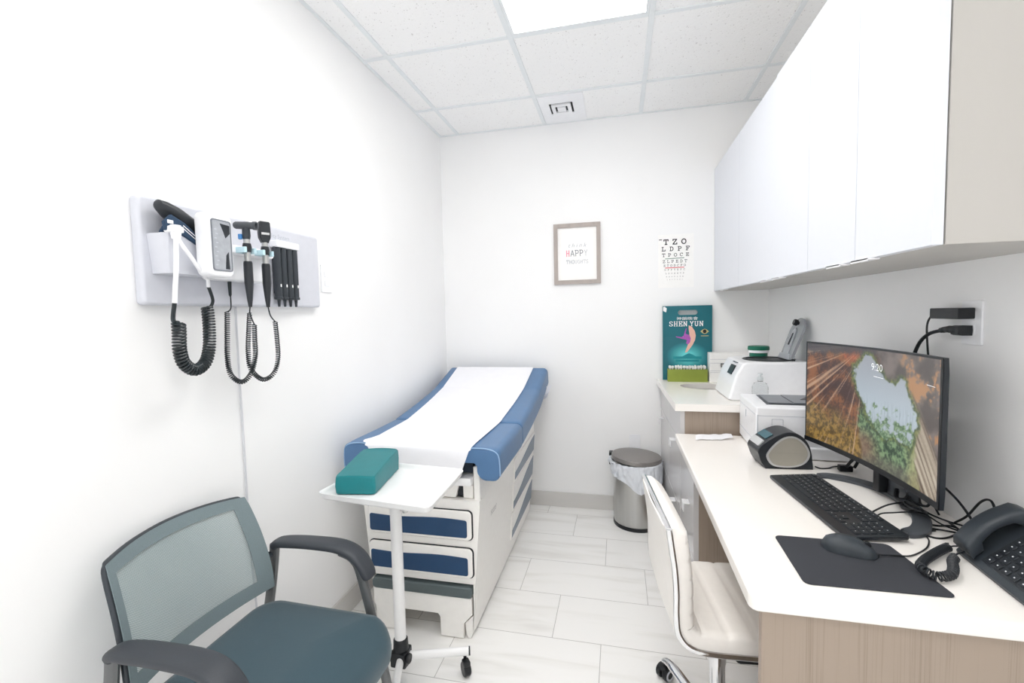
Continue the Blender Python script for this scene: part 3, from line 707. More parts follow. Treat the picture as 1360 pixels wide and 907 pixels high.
# side drawers on the right flank
for z0, z1 in ((.425, .558), (.262, .418), (.098, .255)):
    b = BM(); prism(b, rect_pts(2.362, 2.94, z0, z1, .008, 3), 'x', TX+.258, TX+.268, .003, 2)
    taper(b); d = obj('side_drawer', b, SHELL, t)
    b = BM()
    n = 16; pts = [(2.93, z0+.014), (2.375, z0+.014), (2.375, z0+.055)]
    for k in range(1, n):
        u = k/n; pts.append((2.375+.555*u, z0+.055+(z1-z0-.075)*(3*u*u-2*u**3)))
    pts.append((2.93, z1-.018))
    prism(b, pts, 'x', TX+.2675, TX+.2705, .001, 1); taper(b); obj('inset_panel', b, mat('slate_side_panel', srgb(112, 126, 142), .35), d)
b = BM(); text(b, 'Ritter', .042, Matrix(((0, 0, 1, TX+.2475), (1, 0, 0, 1.965), (0, 1, 0, .452), (0, 0, 0, 1)))); b2 = b
for v in b2.verts: v.co.x += .0042
obj('lettering', b2, mat('embossed_grey', srgb(186, 184, 184), .4), t)
# mechanism under the seat
b = BM(); box(b, TX-.225, TX+.232, 1.71, 2.3, .648, .682, .006, 2); obj('slide_out_tray', b, METAL_W, t)
b = BM(); box(b, TX-.225, TX+.225, 1.80, 2.3, .583, .64); box(b, TX-.22, TX+.225, 1.76, 2.9, .69, .735); obj('inner_frame', b, mat('dark_blue_frame', srgb(40, 52, 66), .5), t)
b = BM(); prism(b, [(TX+.10, .59), (TX+.155, .59), (TX+.17, .645), (TX+.115, .645)], 'y', 1.735, 1.80, .003, 2); box(b, TX+.185, TX+.228, 1.745, 1.80, .586, .645, .003); box(b, TX-.225, TX+.10, 1.765, 1.80, .586, .645, .003); obj('stirrup_socket', b, SHELL, t)
b = BM(); box(b, TX+.160, TX+.183, 1.75, 1.80, .592, .635); obj('socket_hole', b, DARKGAP, t)
b = BM(); tube(b, [(TX+.262, 1.95, .632), (TX+.268, 1.965, .650), (TX+.268, 2.02, .694), (TX+.262, 2.03, .70)], .007, 8); obj('side_latch', b, METAL_W, t)
# upholstery: thin slab with deep bolsters along both sides, following a profile
PX0, PX1 = -1.150, -.462
def pad_section(y, z, th, nrm=(0, 1), r=.03, lob=.088, thin=.055, sh=0):
    """ring of points; z = top, in the plane across the table; nrm tilts the section"""
    w = (PX1-PX0); x0 = PX0+sh; x1 = PX1-sh
    pr = []
    for cx, cz, a0 in ((x1-r, -r, 90), ):
        for k in range(6): a = R(a0-90*k/5); pr.append((cx+r*math.cos(a), cz+r*math.sin(a)))
    r2 = min(r, .028)
    for k in range(5): a = R(0-90*k/4); pr.append((x1-r2+r2*math.cos(a), -th+r2+r2*math.sin(a)))
    for k in range(5): a = R(-90-90*k/4); pr.append((x1-lob+r2+r2*math.cos(a), -th+r2+r2*math.sin(a)))
    pr.append((x1-lob, -thin-.012)); pr.append((x1-lob-.012, -thin))
    pr.append((x0+lob+.012, -thin)); pr.append((x0+lob, -thin-.012))
    for k in range(5): a = R(0-90*k/4); pr.append((x0+lob-r2+r2*math.cos(a), -th+r2+r2*math.sin(a)))
    for k in range(5): a = R(-90-90*k/4); pr.append((x0+r2+r2*math.cos(a), -th+r2+r2*math.sin(a)))
    for k in range(6): a = R(180-90*k/5); pr.append((x0+r+r*math.cos(a), -r+r*math.sin(a)))
    return [Vector((x, y+nrm[0]*h, z+nrm[1]*h)) for x, h in pr]
def shrink(sec, k, dy):
    c = sum(sec, Vector())/len(sec)
    return [Vector((c.x+(p.x-c.x)*(1-k*.1), p.y+dy, c.z+(p.z-c.z)*(1-k))) for p in sec]
s0 = pad_section(1.705, .806, .128)
b = BM()
loft(b, [[Vector((p.x*.985+TX*.015, 1.705+.0, .80-(.80-p.z)*.93)) for p in pad_section(1.705, .80, .118)], pad_section(1.712, .806, .128), pad_section(1.75, .808, .13), pad_section(1.95, .806, .128), pad_section(2.13, .807, .128), pad_section(2.150, .803, .120, r=.03)])
st_ = obj('seat_cushion', b, BLUE_V, t, sharp=50)
b = BM()
for sgn, xa, xb in ((1, PX1-.19, PX1), (-1, PX0+.19, PX0)):
    pts = [(xb-sgn*.122, 1.7095, .807), (xb-sgn*.06, 1.7085, .808), (xb-sgn*.02, 1.7085, .798), (xb-sgn*.002, 1.709, .772), (xb+sgn*.001, 1.711, .70)]
    b = BM(); tube(b, smooth(pts, 5), .0028, 6)
    obj('piping', b, mat('pale_blue_piping', srgb(150, 180, 212), .4), st_)
def nz(a): return (-math.sin(R(a)), math.cos(R(a)))
b = BM()
loft(b, [pad_section(2.156, .803, .118, nz(4), .028), pad_section(2.17, .812, .128, nz(7)), pad_section(2.42, .842, .13, nz(8)), pad_section(2.66, .880, .13, nz(13)), pad_section(2.70, .890, .13, nz(15)), pad_section(2.985, .975, .13, nz(18), .03), pad_section(3.0, .972, .12, nz(18), .025, sh=.006)])
obj('back_cushion', b, BLUE_V, t, sharp=50)

# paper sheet over the table
t = thing('exam_paper', 'long white paper sheet running down the middle of the exam table', 'paper sheet', (-.815, 2.3, .81))
prof = [(1.699, .680), (1.6985, .70), (1.698, .74), (1.698, .775), (1.700, .797), (1.706, .8075), (1.72, .8105), (1.78, .8115), (1.95, .811), (2.12, .8115), (2.18, .8165), (2.42, .8455), (2.66, .8845), (2.70, .8945), (2.985, .9795)]
b = BM(); secs = []
PP = smooth([(0, y, z) for y, z in prof], 3)
nP = len(PP)
for i, p in enumerate(PP):
    u = max(0, (p.y-1.7)/1.29)
    xl = -1.045-.045*u; xr = -.578+.022*u
    if p.z < .80 and p.y < 1.71:
        f = (.80-p.z)/.12; xl += .012+.02*f+.006*math.sin(p.z*130); xr += -.006-.045*f
    if 1.712 < p.y < 1.80: xl -= .03*(1-abs(p.y-1.745)/.06) if abs(p.y-1.745) < .06 else 0
    row = []
    for k in range(25):
        x = xl+(xr-xl)*k/24
        zz = .0012*noise.noise(Vector((x*9, p.y*7, 1.3)))+.0006*noise.noise(Vector((x*30, p.y*20, 4)))
        yy = -abs(.004*noise.noise(Vector((x*12, p.z*20, 2)))) if p.y < 1.703 else 0
        row.append(Vector((x, p.y+yy, p.z+zz+(.010*noise.noise(Vector((x*9, 0, 7))) if i == 0 else 0)+.001)))
    secs.append(row)
loft(b, secs, closed_ring=False, caps=False)
bmesh.ops.solidify(b, geom=b.faces[:], thickness=.0006)
obj('sheet', b, PAPER, t, sharp=60)
t = thing('paper_roll', 'white paper roll tail sticking out under the head end of the exam table', 'paper roll', (-.8, 2.9, .82))
b = BM(); tube(b, [(-1.04, 2.955, .795), (-.575, 2.955, .795)], .034, 18); obj('roll', b, PAPER, t)
b = BM(); tl = []
for k in range(8):
    u = k/7; tl.append([Vector((-.58+.15*u, 2.93+.0*u, .872-.06*u+.03*u*u)), Vector((-.58+.135*u, 2.88, .80+.05*u))])
loft(b, [[Vector((-.57, 2.93, .84)), Vector((-.57, 2.93, .79)), Vector((-.57, 2.88, .785))], [Vector((-.47, 2.93, .86)), Vector((-.47, 2.93, .80)), Vector((-.47, 2.885, .785))], [Vector((-.428, 2.93, .872)), Vector((-.445, 2.93, .83)), Vector((-.452, 2.885, .80))]], closed_ring=False, caps=False)
bmesh.ops.solidify(b, geom=b.faces[:], thickness=.001); obj('loose_tail', b, PAPER, t)

# ------------------------------------------------------------------ instrument stand with tray
t = thing('tray_stand', 'white wheeled instrument stand with flat tray in front of the exam table', 'instrument stand', (-.785, 1.46, 0))
tz = .772
b = BM(); Q = [(-.962, 1.268), (-.548, 1.222), (-.556, 1.565), (-.935, 1.598)]
c0 = Vector((sum(p[0] for p in Q)/4, sum(p[1] for p in Q)/4))
def tray_ring(scale, z, r=.028):
    P4 = [Vector((c0.x+(p[0]-c0.x)*scale, c0.y+(p[1]-c0.y)*scale)) for p in Q]; out = []
    for i in range(4):
        p = P4[i]; a = (P4[i-1]-p).normalized(); c = (P4[(i+1) % 4]-p).normalized()
        q0, q2 = p+a*r, p+c*r
        for k in range(7): u = k/6; q = q0*(1-u)**2+p*2*u*(1-u)+q2*u*u; out.append(Vector((q.x, q.y, z)))
    return out
loft(b, [tray_ring(.90, tz-.022), tray_ring(.955, tz-.021), tray_ring(.975, tz-.014), tray_ring(.985, tz-.004), tray_ring(1.0, tz-.002), tray_ring(1.003, tz), tray_ring(1.0, tz+.0015), tray_ring(.975, tz), tray_ring(.962, tz-.008), tray_ring(.945, tz-.0155), tray_ring(.90, tz-.017)]); obj('tray', b, METAL_W, t, sharp=60)
b = BM(); lathe(b, [(0, .13), (.0205, .13), (.0205, .715), (.018, .718), (.018, .749), (0, .749)], (-.785, 1.46, 0), 24); box(b, -.87, -.66, 1.44, 1.475, .738, .7495, .003); obj('pole', b, METAL_W, t)
b = BM(); tube(b, [(-.762, 1.452, .655), (-.745, 1.446, .655)], .005, 8); lathe(b, [(0, -.008), (.009, -.006), (.011, 0), (.009, .006), (0, .008)], (-.74, 1.444, .655), 12); obj('lock_knob', b, STEEL, t)
b = BM(); box(b, -.815, -.755, 1.43, 1.49, .072, .128, .006); lathe(b, [(0, .07), (.028, .07), (.029, .1), (.026, .165), (.021, .17), (0, .17)], (-.785, 1.46, 0), 20)
for sx in (-1, 1): lathe(b, [(0, -.006), (.016, -.006), (.018, 0), (.016, .006), (0, .006)], (-.785+sx*.036, 1.447, .105), 12, axis='x')
obj('hub', b, BLACK, t)
for ex, ey in ((-.555, 1.545), (-1.0, 1.40), (-.70, 1.20)):
    d = Vector((ex+.785, ey-1.46, 0)).normalized(); s = Vector((-.785, 1.46, .098))+d*.028; e = Vector((ex, ey, .090))
    b = BM(); tube(b, [s, s.lerp(e, .5), e], .0165, 14, sx=1, sy=.8); lg = obj('leg', b, METAL_W, t)
    b = BM(); c = e-d*.014; lathe(b, [(0, .072), (.006, .072), (.006, .05), (0, .05)], (c.x, c.y, 0), 8)
    w = Matrix.Translation((c.x+.004, c.y-.004, .0265)) @ Matrix.Rotation(R(40), 4, 'Z')
    lathe(b, [(0, -.013), (.023, -.013), (.026, -.009), (.026, .009), (.023, .013), (0, .013)], (0, 0, 0), 18, axis='x', M=w); box(b, -.014, .014, -.02, .014, .012, .036, .008, M=w); obj('caster', b, BLACK, lg)
    b = BM(); tube(b, [e, e+d*.006], .0165, 12, sx=1, sy=.8); obj('end_cap', b, BLACK_S, lg)
# teal arm cushion on the tray
b = BM()
A = RZ(-.870, 1.437, 9)
def cus(z, k, dx_=0): 
    hx, hy = .068*k, .126*k
    return [Vector((x, y, z+.012*(y/.14 if False else 0))) for x, y in rect_pts(-hx, hx, -hy, hy, .012, 4)]
z0 = tz-.0165
secs = [cus(z0, .94), cus(z0+.004, 1.0), cus(z0+.042, 1.02), cus(z0+.070, 1.0), cus(z0+.076, .96)]
loft(b, secs)
bmesh.ops.subdivide_edges(b, edges=[e for e in b.edges if e.calc_length() > .08], cuts=5, use_grid_fill=True)
for v in b.verts:
    if v.co.z > z0+.03: v.co.z += (.010*math.cos(v.co.x/.072*1.4)*math.cos(v.co.y/.148*1.4)-.006) + .012*(v.co.y/.148)
    v.co.x += .003*noise.noise(v.co*40); v.co.y += .003*noise.noise(v.co*33+Vector((3, 1, 2)))
o = obj('arm_cushion', b, TEAL, None, M=A, sharp=60); tag(o, 'teal vinyl arm cushion lying on the white instrument tray', 'cushion')

# ------------------------------------------------------------------ guest chair
GC = Vector((-.87, .935, 0))
t = thing('guest_chair', 'slate grey guest chair with mesh back and dark armrests by the left wall', 'chair', GC)
# seat cushion
b = BM(); secs = []
def seat_ring(z, k):
    out = []
    for x, y in rect_pts(-1.085, -.628, .712, 1.168, .07, 8):
        out.append(Vector((-.86+(x+.86)*k, .931+(y-.931)*k, z)))
    return out
secs = [seat_ring(.405, .90), seat_ring(.41, .96), seat_ring(.425, .99), seat_ring(.445, 1.0), seat_ring(.462, .985), seat_ring(.470, .95), seat_ring(.474, .88), seat_ring(.477, .6), seat_ring(.478, .25)]
loft(b, secs)
for v in b.verts:   # waterfall front, lifted sides
    u = (v.co.x+1.09)/.46
    if u > .75: v.co.z -= .055*((u-.75)/.25)**2
    v.co.z += .006*((v.co.y-.931)/.24)**2
obj('seat_cushion', b, FABRIC, t, sharp=70)
# back: curved shell
def back_pt(v, h):
    """v in -1..1 across, h 0..1 up"""
    z = .518+.277*h
    half = .213-.004*h-.013*h*h
    y = .949+half*v
    x = -1.050-.018*h-.055*h*h-.050*(1-v*v)
    z += .012*(1-v*v)*(2*h-1)
    return Vector((x, y, z))
def back_edge(n=40):
    out = []
    def corner(v, h): return (v, h)
    P = [(-1, 0.06), (-1, .3), (-1, .6), (-.995, .92), (-.95, .985), (-.88, 1), (-.5, 1), (0, 1), (.5, 1), (.88, 1), (.95, .985), (.995, .92), (1, .6), (1, .3), (1, .06), (.97, .01), (.9, 0), (.5, 0), (0, 0), (-.5, 0), (-.9, 0), (-.97, .01)]
    return [back_pt(*p) for p in P]
b = BM(); tube(b, [p-Vector((.006, 0, 0)) for p in smooth(back_edge(), 4, True)], .0072, 10, closed=True); obj('back_frame', b, CHAR, t, sharp=60)
def back_patch(v0, v1, h0, h1, off, nv, nh):
    t_ = [[back_pt(v0+(v1-v0)*i/nv, h0+(h1-h0)*j/nh)+Vector((off, 0, 0)) for i in range(nv+1)] for j in range(nh+1)]
    return t_
b = BM(); loft(b, back_patch(-.985, .985, .01, .99, -.002, 24, 14), False, False); obj('mesh_panel', b, MESHM, t, sharp=80)
b = BM()
FB = mat('mesh_border_fabric', srgb(118, 132, 136), .85, noise_amt=.08, noise_scale=500, bump=.3, bump_scale=900)
for a in ((-1.0, 1.0, -.012, .13), (-1.0, 1.0, .91, 1.012), (-1.005, -.90, .10, .95), (.80, 1.005, .10, .95)):
    loft(b, back_patch(a[0], a[1], a[2], a[3], .0035, 20 if a[1]-a[0] > 1 else 4, 4 if a[1]-a[0] > 1 else 14), False, False)
bmesh.ops.solidify(b, geom=b.faces[:], thickness=.002); obj('fabric_border', b, FB, t, sharp=80)
for s in (-1, 1):
    ya = .952+s*.238
    # one bent metal leg loop: front leg and rear leg
    b = BM(); P = smooth([(-.650, ya, .0), (-.703, ya, .30), (-.758, ya, .55), (-.785, ya, .612), (-.83, ya, .632)], 6)
    tube(b, P, .015, 10, sx=1.0, sy=.75); obj('front_leg', b, LEGM, t)
    b = BM(); P = smooth([(-1.17, ya, .0), (-1.12, ya, .30), (-1.085, ya, .48), (-1.068, ya, .58), (-1.062, ya, .632)], 6)
    tube(b, P, .016, 10, sx=1.0, sy=.75); lg = obj('rear_leg', b, LEGM, t)
    for p0, p1, rr_ in (((-1.085, ya, .49), (-1.075, ya-s*.04, .53), .012), ((-1.068, ya, .60), (-1.075, ya-s*.035, .61), .010), ((-.72, ya, .41), (-.74, ya-s*.05, .42), .010), ((-1.10, ya, .40), (-1.04, ya-s*.06, .415), .010)):
        b = BM(); tube(b, [p0, p1], rr_, 8); obj('bracket', b, CHAR, t)
    b = BM()
    path = [(-1.060, .628, .019), (-1.046, .640, .024), (-1.005, .646, .029), (-.93, .650, .030), (-.84, .649, .031), (-.79, .636, .031), (-.757, .610, .030), (-.738, .575, .028), (-.733, .562, .022)]
    PS = smooth([(x, ya, z) for x, z, w in path], 4); W = [w for w in smooth([(w, 0, 0) for x, z, w in path], 4)]
    T, N = frames(PS); secs = []
    for i, p in enumerate(PS):
        w = W[i].x; up = Vector((-T[i].z, 0, T[i].x)); secs.append([p+Vector((0, 1, 0))*w*math.copysign(abs(math.cos(a))**.6, math.cos(a))+up*.0125*math.copysign(abs(math.sin(a))**.7, math.sin(a)) for a in [2*PI*k/18 for k in range(18)]])
    loft(b, secs); obj('armrest', b, ARMP, t, sharp=60)

# ------------------------------------------------------------------ white office chair
OM = RZ(.112, 1.378, 6)          # origin: middle of the back's lower rear edge; +x forward, y lateral
t = thing('office_chair', 'white ribbed leather office chair with chrome trim tucked at the desk', 'chair', (.275, 1.39, 0))
W2 = .19
# side profile (x forward, z): outer rear line and its thickness
rear = [(-.012, .785), (-.006, .74), (.002, .68), (.006, .62), (.006, .56), (.012, .51), (.04, .475), (.09, .462), (.2, .458), (.32, .456), (.42, .45)]
def profile(off):
    P = smooth([(x, 0, z) for x, z in rear], 5); out = []
    for i, p in enumerate(P):
        d = P[min(i+1, len(P)-1)]-P[max(0, i-1)]; d.normalize(); n = Vector((-d.z, 0, d.x))
        if n.x < 0 and n.z < 0: n = -n
        out.append(p+n*off)
    return out
def norm(i, P):
    d = P[min(i+1, len(P)-1)]-P[max(0, i-1)]; d.normalize(); return Vector((-d.z, 0, d.x))
RP = smooth([(x, 0, z) for x, z in rear], 5)
cut = 33
def pad_loft(i0, i1, name, ribs):
    L_ = [0]
    for i in range(1, len(RP)): L_.append(L_[-1]+(RP[i]-RP[i-1]).length)
    tot = L_[i1]-L_[i0]; n = ribs*8; secs = []
    for k in range(n+1):
        s = L_[i0]+tot*k/n; j = i0
        while j < i1-1 and L_[j+1] < s: j += 1
        u = (s-L_[j])/max(1e-9, L_[j+1]-L_[j]); p = RP[j].lerp(RP[j+1], u); nn = norm(j, RP).lerp(norm(j+1, RP), u).normalized()
        ph = (k % 8)/8 if k < n else 0
        puff = .0475-(.0042, .0008, 0, 0, 0, 0, 0, .0008)[k % 8]
        end = min(1, min(k, n-k)/3) if ribs > 5 else 1
        puff *= (.55+.45*min(1, k/4)) if i0 == 0 else 1
        puff *= (.55+.45*min(1, (n-k)/4)) if i1 == len(RP)-1 else 1
        ring = []
        # cross-section over the width, rounded edges
        for a, q in ((-1, 0), (-1.0, .45), (-.985, .75), (-.95, .93), (-.85, 1), (-.4, 1.03), (0, 1.04), (.4, 1.03), (.85, 1), (.95, .93), (.985, .75), (1, .45), (1, 0)):
            ring.append(p+Vector((0, a*W2, 0))+nn*puff*q)
        secs.append(ring)
    b = BM(); loft(b, secs); return b
obj('backrest', pad_loft(0, 25, 'backrest', 6), LEATHER, t, M=OM, sharp=60)
obj('seat', pad_loft(25, len(RP)-1, 'seat', 6), LEATHER, t, M=OM, sharp=60)
b = BM(); secs = []
for i, p in enumerate(RP):
    nn = norm(i, RP); k = 1 if i > 2 else .97
    secs.append([p+Vector((0, a*W2*k, 0))+nn*o_ for a, o_ in ((-.99, -.001), (-.9, -.010), (0, -.014), (.9, -.010), (.99, -.001))])
loft(b, secs, False, False); bmesh.ops.solidify(b, geom=b.faces[:], thickness=.004); obj('rear_shell', b, LEATHER, t, M=OM, sharp=60)
b = BM()
for s in (-1, 1):
    tube(b, [p+Vector((0, s*(W2+.003), 0)) for p in RP], .008, 10, sx=1, sy=.6)
tube(b, [RP[0]+Vector((0, s*(W2+.003), 0)) for s in (-1, -.5, 0, .5, 1)], .008, 10, sx=.6, sy=1); obj('chrome_trim', b, CHROME, t, M=OM)
b = BM(); lathe(b, [(0, .09), (.022, .09), (.022, .30), (.025, .30), (.025, .445), (0, .445)], (.165, 0, 0), 22); obj('column', b, CHROME, t, M=OM)
b = BM(); box(b, .08, .28, -.07, .07, .425, .452, .004); tube(b, [(.2, -.03, .42), (.24, -.10, .40), (.25, -.18, .385)], [.009, .008, .011], 10); box(b, .2, .28, -.055, .02, .33, .43, .012); obj('tilt_mechanism', b, BLACK, t, M=OM)
b = BM(); lathe(b, [(0, .06), (.035, .06), (.04, .075), (.036, .10), (0, .10)], (.165, 0, 0), 20); bs = obj('base_hub', b, CHROME, t, M=OM)
for k in range(5):
    a = R(108+72*k); d = Vector((math.cos(a), math.sin(a), 0)); c = Vector((.165, 0, 0))
    b = BM(); tube(b, smooth([c+d*.03+Vector((0, 0, .085)), c+d*.15+Vector((0, 0, .088)), c+d*.26+Vector((0, 0, .082)), c+d*.305+Vector((0, 0, .066))], 4), [.017]*4+[.015]*4+[.013]*4+[.011], 10, sx=.7, sy=1.2); lg = obj('base_leg', b, CHROME, t, M=OM)
    e = c+d*.30; sw = Matrix.Translation((e.x, e.y, 0)) @ Matrix.Rotation(a+R((20, 80, 140, 200, 260)[k]), 4, 'Z')
    b = BM(); lathe(b, [(0, .068), (.006, .068), (.006, .03), (0, .03)], (0, 0, 0), 8, M=sw)
    for q in (-1, 1): lathe(b, [(0, -.010), (.022, -.010), (.0255, -.006), (.0255, .006), (.022, .010), (0, .010)], (q*.014, 0, .0255), 18, axis='x', M=sw)
    box(b, -.02, .02, -.012, .018, .026, .055, .008, M=sw); cs = obj('caster', b, BLACK, lg, M=OM)
    b = BM()
    for q in (-1, 1): lathe(b, [(.013, 0), (.020, 0), (.020, .0015), (.013, .0015), (.013, 0)], (q*.024 if q > 0 else -.0255, 0, .0255), 18, axis='x', M=sw)
    obj('wheel_ring', b, PLAST_G, cs, M=OM)

# ------------------------------------------------------------------ bin
t = thing('pedal_bin', 'round brushed steel pedal bin with a white liner by the back wall', 'bin', (.108, 2.93, 0))
bx, by = .100, 2.925
b = BM(); lathe(b, [(0, .02), (.138, .02), (.140, .03), (.143, .40), (.139, .405), (.137, .40), (.134, .04), (0, .04)], (bx, by, 0), 48); obj('body', b, STEEL, t)
b = BM(); lathe(b, [(0, 0), (.141, 0), (.143, .006), (.142, .022), (.137, .024), (0, .024)], (bx, by, 0), 48); obj('base_ring', b, BLACK, t)
LT = Matrix.Translation((bx, by, .41)) @ Matrix.Rotation(R(3), 4, 'Y')
b = BM(); lathe(b, [(0, 0), (.150, 0), (.153, .003), (.153, .020), (.150, .026), (.10, .031), (0, .033)], (0, 0, 0), 56, M=LT); obj('lid', b, LIDST, t)
b = BM(); box(b, bx-.168, bx-.140, by+.03, by+.085, .355, .435, .006); obj('hinge', b, BLACK, t)
# liner folded over the rim
b = BM(); secs = []
nS, nJ = 160, 26
LP = smooth([(.140, 0, .395), (.144, 0, .404), (.150, 0, .408), (.155, 0, .400), (.157, 0, .375), (.156, 0, .34), (.154, 0, .305), (.152, 0, .27)], 8)
for j in range(nJ):
    f = j/(nJ-1); p = LP[int(f*(len(LP)-1))]; ring = []; g = max(0, (f-.3)/.7)
    for k in range(nS):
        a = 2*PI*k/nS; ca, sa = math.cos(a), math.sin(a)
        drop = g*(.03+.035*noise.noise(Vector((ca*1.6, sa*1.6, .3)))-.05*max(0, math.cos(a-R(250)))+.05*max(0, math.cos(a-R(190))))
        fold = abs(noise.noise(Vector((ca*5, sa*5, f*2.2))))*.026+abs(noise.noise(Vector((ca*11+3, sa*11, f*5))))*.014+noise.noise(Vector((ca*24, sa*24, f*11)))*.004
        r_ = p.x+min(1, f*3)*max(0, fold-.003)
        if ca > .3: r_ = min(r_, .160/max(.98, ca*1.02))
        ring.append(Vector((bx+r_*ca, by+r_*sa, p.z+drop)))
    secs.append(ring)
loft(b, secs, True, False)
lin = mat('liner_film', srgb(226, 230, 236), .35, noise_amt=.03, noise_scale=30, bump=.5, bump_scale=60)
bmesh.ops.solidify(b, geom=b.faces[:], thickness=.0008)
o = obj('bin_liner', b, lin, None, sharp=80); tag(o, 'crinkled white plastic liner folded over the steel bin rim', 'bin liner')

# ------------------------------------------------------------------ things on the desk
DZ = .755
# monitor: curved screen between two vertical edges
MA, MBp = Vector((.667, 1.865)), Vector((.733, 1.252))     # far and near edge (plan)
md = (MBp-MA); ML = md.length; mu_ = md.normalized(); mn = Vector((mu_.y, -mu_.x))   # mn points to the viewer side (-x)
if mn.x > 0: mn = -mn
SAG = .030
def scr(u, v, off=0):
    p = MA+md*u; s = 4*u*(1-u)*SAG; p = p-mn*s+mn*off
    return Vector((p.x, p.y, .853+.362*v))
t = thing('computer_monitor', 'black curved computer monitor showing a cave landscape on the desk', 'monitor', (.76, 1.55, DZ))
N = 28
b = BM(); secs = []
for k in range(N+1):
    u = k/N; th = .012+.028*math.sin(PI*u)**.6
    secs.append([scr(u, 0, .0), scr(u, 1, .0), scr(u, 1, -.010), scr(u, .9, -th), scr(u, .1, -th), scr(u, 0, -.010)])
loft(b, secs); hs = obj('housing', b, BLACK_S, t, sharp=30)
# screen picture as vertex colours on a fine grid
def seg_d(p, a, b_):
    ab = (b_[0]-a[0], b_[1]-a[1]); t_ = max(0, min(1, ((p[0]-a[0])*ab[0]+(p[1]-a[1])*ab[1])/(ab[0]**2+ab[1]**2)))
    return math.hypot(p[0]-a[0]-ab[0]*t_, p[1]-a[1]-ab[1]*t_)
def inpoly(p, P):
    c = False; j = len(P)-1
    for i in range(len(P)):
        if (P[i][1] > p[1]) != (P[j][1] > p[1]) and p[0] < (P[j][0]-P[i][0])*(p[1]-P[i][1])/(P[j][1]-P[i][1])+P[i][0]: c = not c
        j = i
    return c
SKY = [(.43, .90), (.47, .96), (.53, .93), (.57, .84), (.62, .77), (.68, .74), (.73, .80), (.76, .78), (.80, .66), (.85, .55), (.84, .40), (.80, .28), (.70, .30), (.60, .26), (.53, .34), (.48, .42), (.46, .52), (.41, .62), (.385, .72), (.39, .84)]
def lerp(a, b_, t_): return tuple(x+(y-x)*t_ for x, y in zip(a, b_))
def ns(u, v, s, o=0): return noise.fractal(Vector((u*s*1.7, v*s, o)), 1, 2, 5)
def sst(a, b_, x):
    t_ = max(0, min(1, (x-a)/(b_-a))); return t_*t_*(3-2*t_)
def screen_col(u, v):
    w = (u+.022*ns(u, v, 9, 1)+.006*ns(u, v, 40, 3), v+.022*ns(u, v, 9, 2)+.006*ns(u, v, 40, 4))
    d = min(seg_d(w, SKY[i], SKY[(i+1) % len(SKY)]) for i in range(len(SKY)))*(-1 if inpoly(w, SKY) else 1)
    n1, n2, n3 = ns(u, v, 6, 4), ns(u, v, 18, 8), ns(u, v, 44, 12)
    # left: rust and ochre rock with pale rays fanning from the top
    ang = math.atan2(v-1.05, (u-.47)*1.7)
    st = noise.fractal(Vector((ang*30, math.hypot(u-.46, v-1)*1.1, 3)), 1, 2, 4)
    left = lerp((66, 42, 36), (146, 88, 48), sst(-.35, .55, n1+.35*n3))
    left = lerp(left, lerp((84, 66, 30), (168, 132, 58), sst(-.5, .5, n2+n3*.6)), sst(.50, .28, v+.25*u+.1*n1)*.9)
    left = lerp(left, (196, 92, 52), sst(.13, .02, math.hypot((u-.36)*1.4, v-.95)+.05*n2)*.75)
    left = lerp(left, (214, 176, 142), sst(.12, .62, st)*.8)
    left = lerp(left, (60, 60, 66), sst(.90, .98, v+.10*(.4-u)+.03*n2)*.85)
    # right: dark brown rock with ochre patches, then pale streaks
    right = lerp((78, 70, 66), (124, 112, 106), sst(-.5, .5, n1))
    right = lerp(right, (186, 134, 88), sst(.0, .5, n2*.7+n1*.9+.2-abs(v-.76)*1.3)*sst(.68, .78, u))
    a = (v-.80)+(u-.74)*2.35
    st2 = noise.fractal(Vector((a*17, u*2, 9)), 1, 2, 5)
    pale = lerp((142, 124, 104), (206, 194, 172), sst(-.4, .4, st2)); pale = lerp(pale, (88, 72, 58), sst(-.1, -.5, st2)*.8)
    right = lerp(right, pale, sst(.14, .04, a)*sst(.74, .66, v))
    base = lerp(left, right, sst(.52, .60, u+.04*n2))
    # trees under the opening
    tr = lerp((34, 60, 40), (128, 160, 112), sst(-.55, .55, n2+.7*n3))
    tr = lerp(tr, (96, 82, 74), sst(.16, .04, v+.03*n2)*.6); tr = lerp(tr, (150, 106, 88), sst(.16, .02, math.hypot(u-.46, (v-.14)*.8))*.7)
    tr = lerp(tr, (196, 186, 124), sst(.76, .84, u+.02*n2)*.6)
    left_edge = .42+max(0, .30-v)*.12; right_edge = .84+max(0, .2-v)*.2
    k = sst(-.02, .02, u-left_edge+.02*n2)*sst(-.02, .02, right_edge-u+.02*n2)*sst(.50, .42, v+.03*n2)
    base = lerp(base, tr, k)
    # the bright opening
    sky = lerp((164, 170, 178), (190, 205, 216), max(0, 1-abs(v-.5)/.4))
    rt_ = ns(u*9, v*.4, 12, 6)
    sky = lerp(sky, (136, 148, 152), max(0, min(.45, rt_*1.2-.15))*sst(.62, .5, v))
    sky = lerp(sky, lerp((70, 104, 66), (150, 176, 140), sst(-.4, .5, n3)), sst(.0, .5, (.44-v)*6+n2*1.4+n3*.5))
    edge = lerp((52, 72, 44), (120, 132, 62), sst(-.4, .5, n3+.4*n2))
    base = lerp(edge, base, sst(.0, .035, d))
    c = lerp(base, sky, sst(.004, -.008, d))
    return lerp(c, (150, 152, 156), .10)
NU, NV = 230, 132
b = bmesh.new(); cl = b.loops.layers.float_color.new('picture')
U0, U1, V0, V1 = .012, .985, .045, .985
g = [[b.verts.new(scr(U0+(U1-U0)*i/NU, V0+(V1-V0)*j/NV, .0012)) for i in range(NU+1)] for j in range(NV+1)]
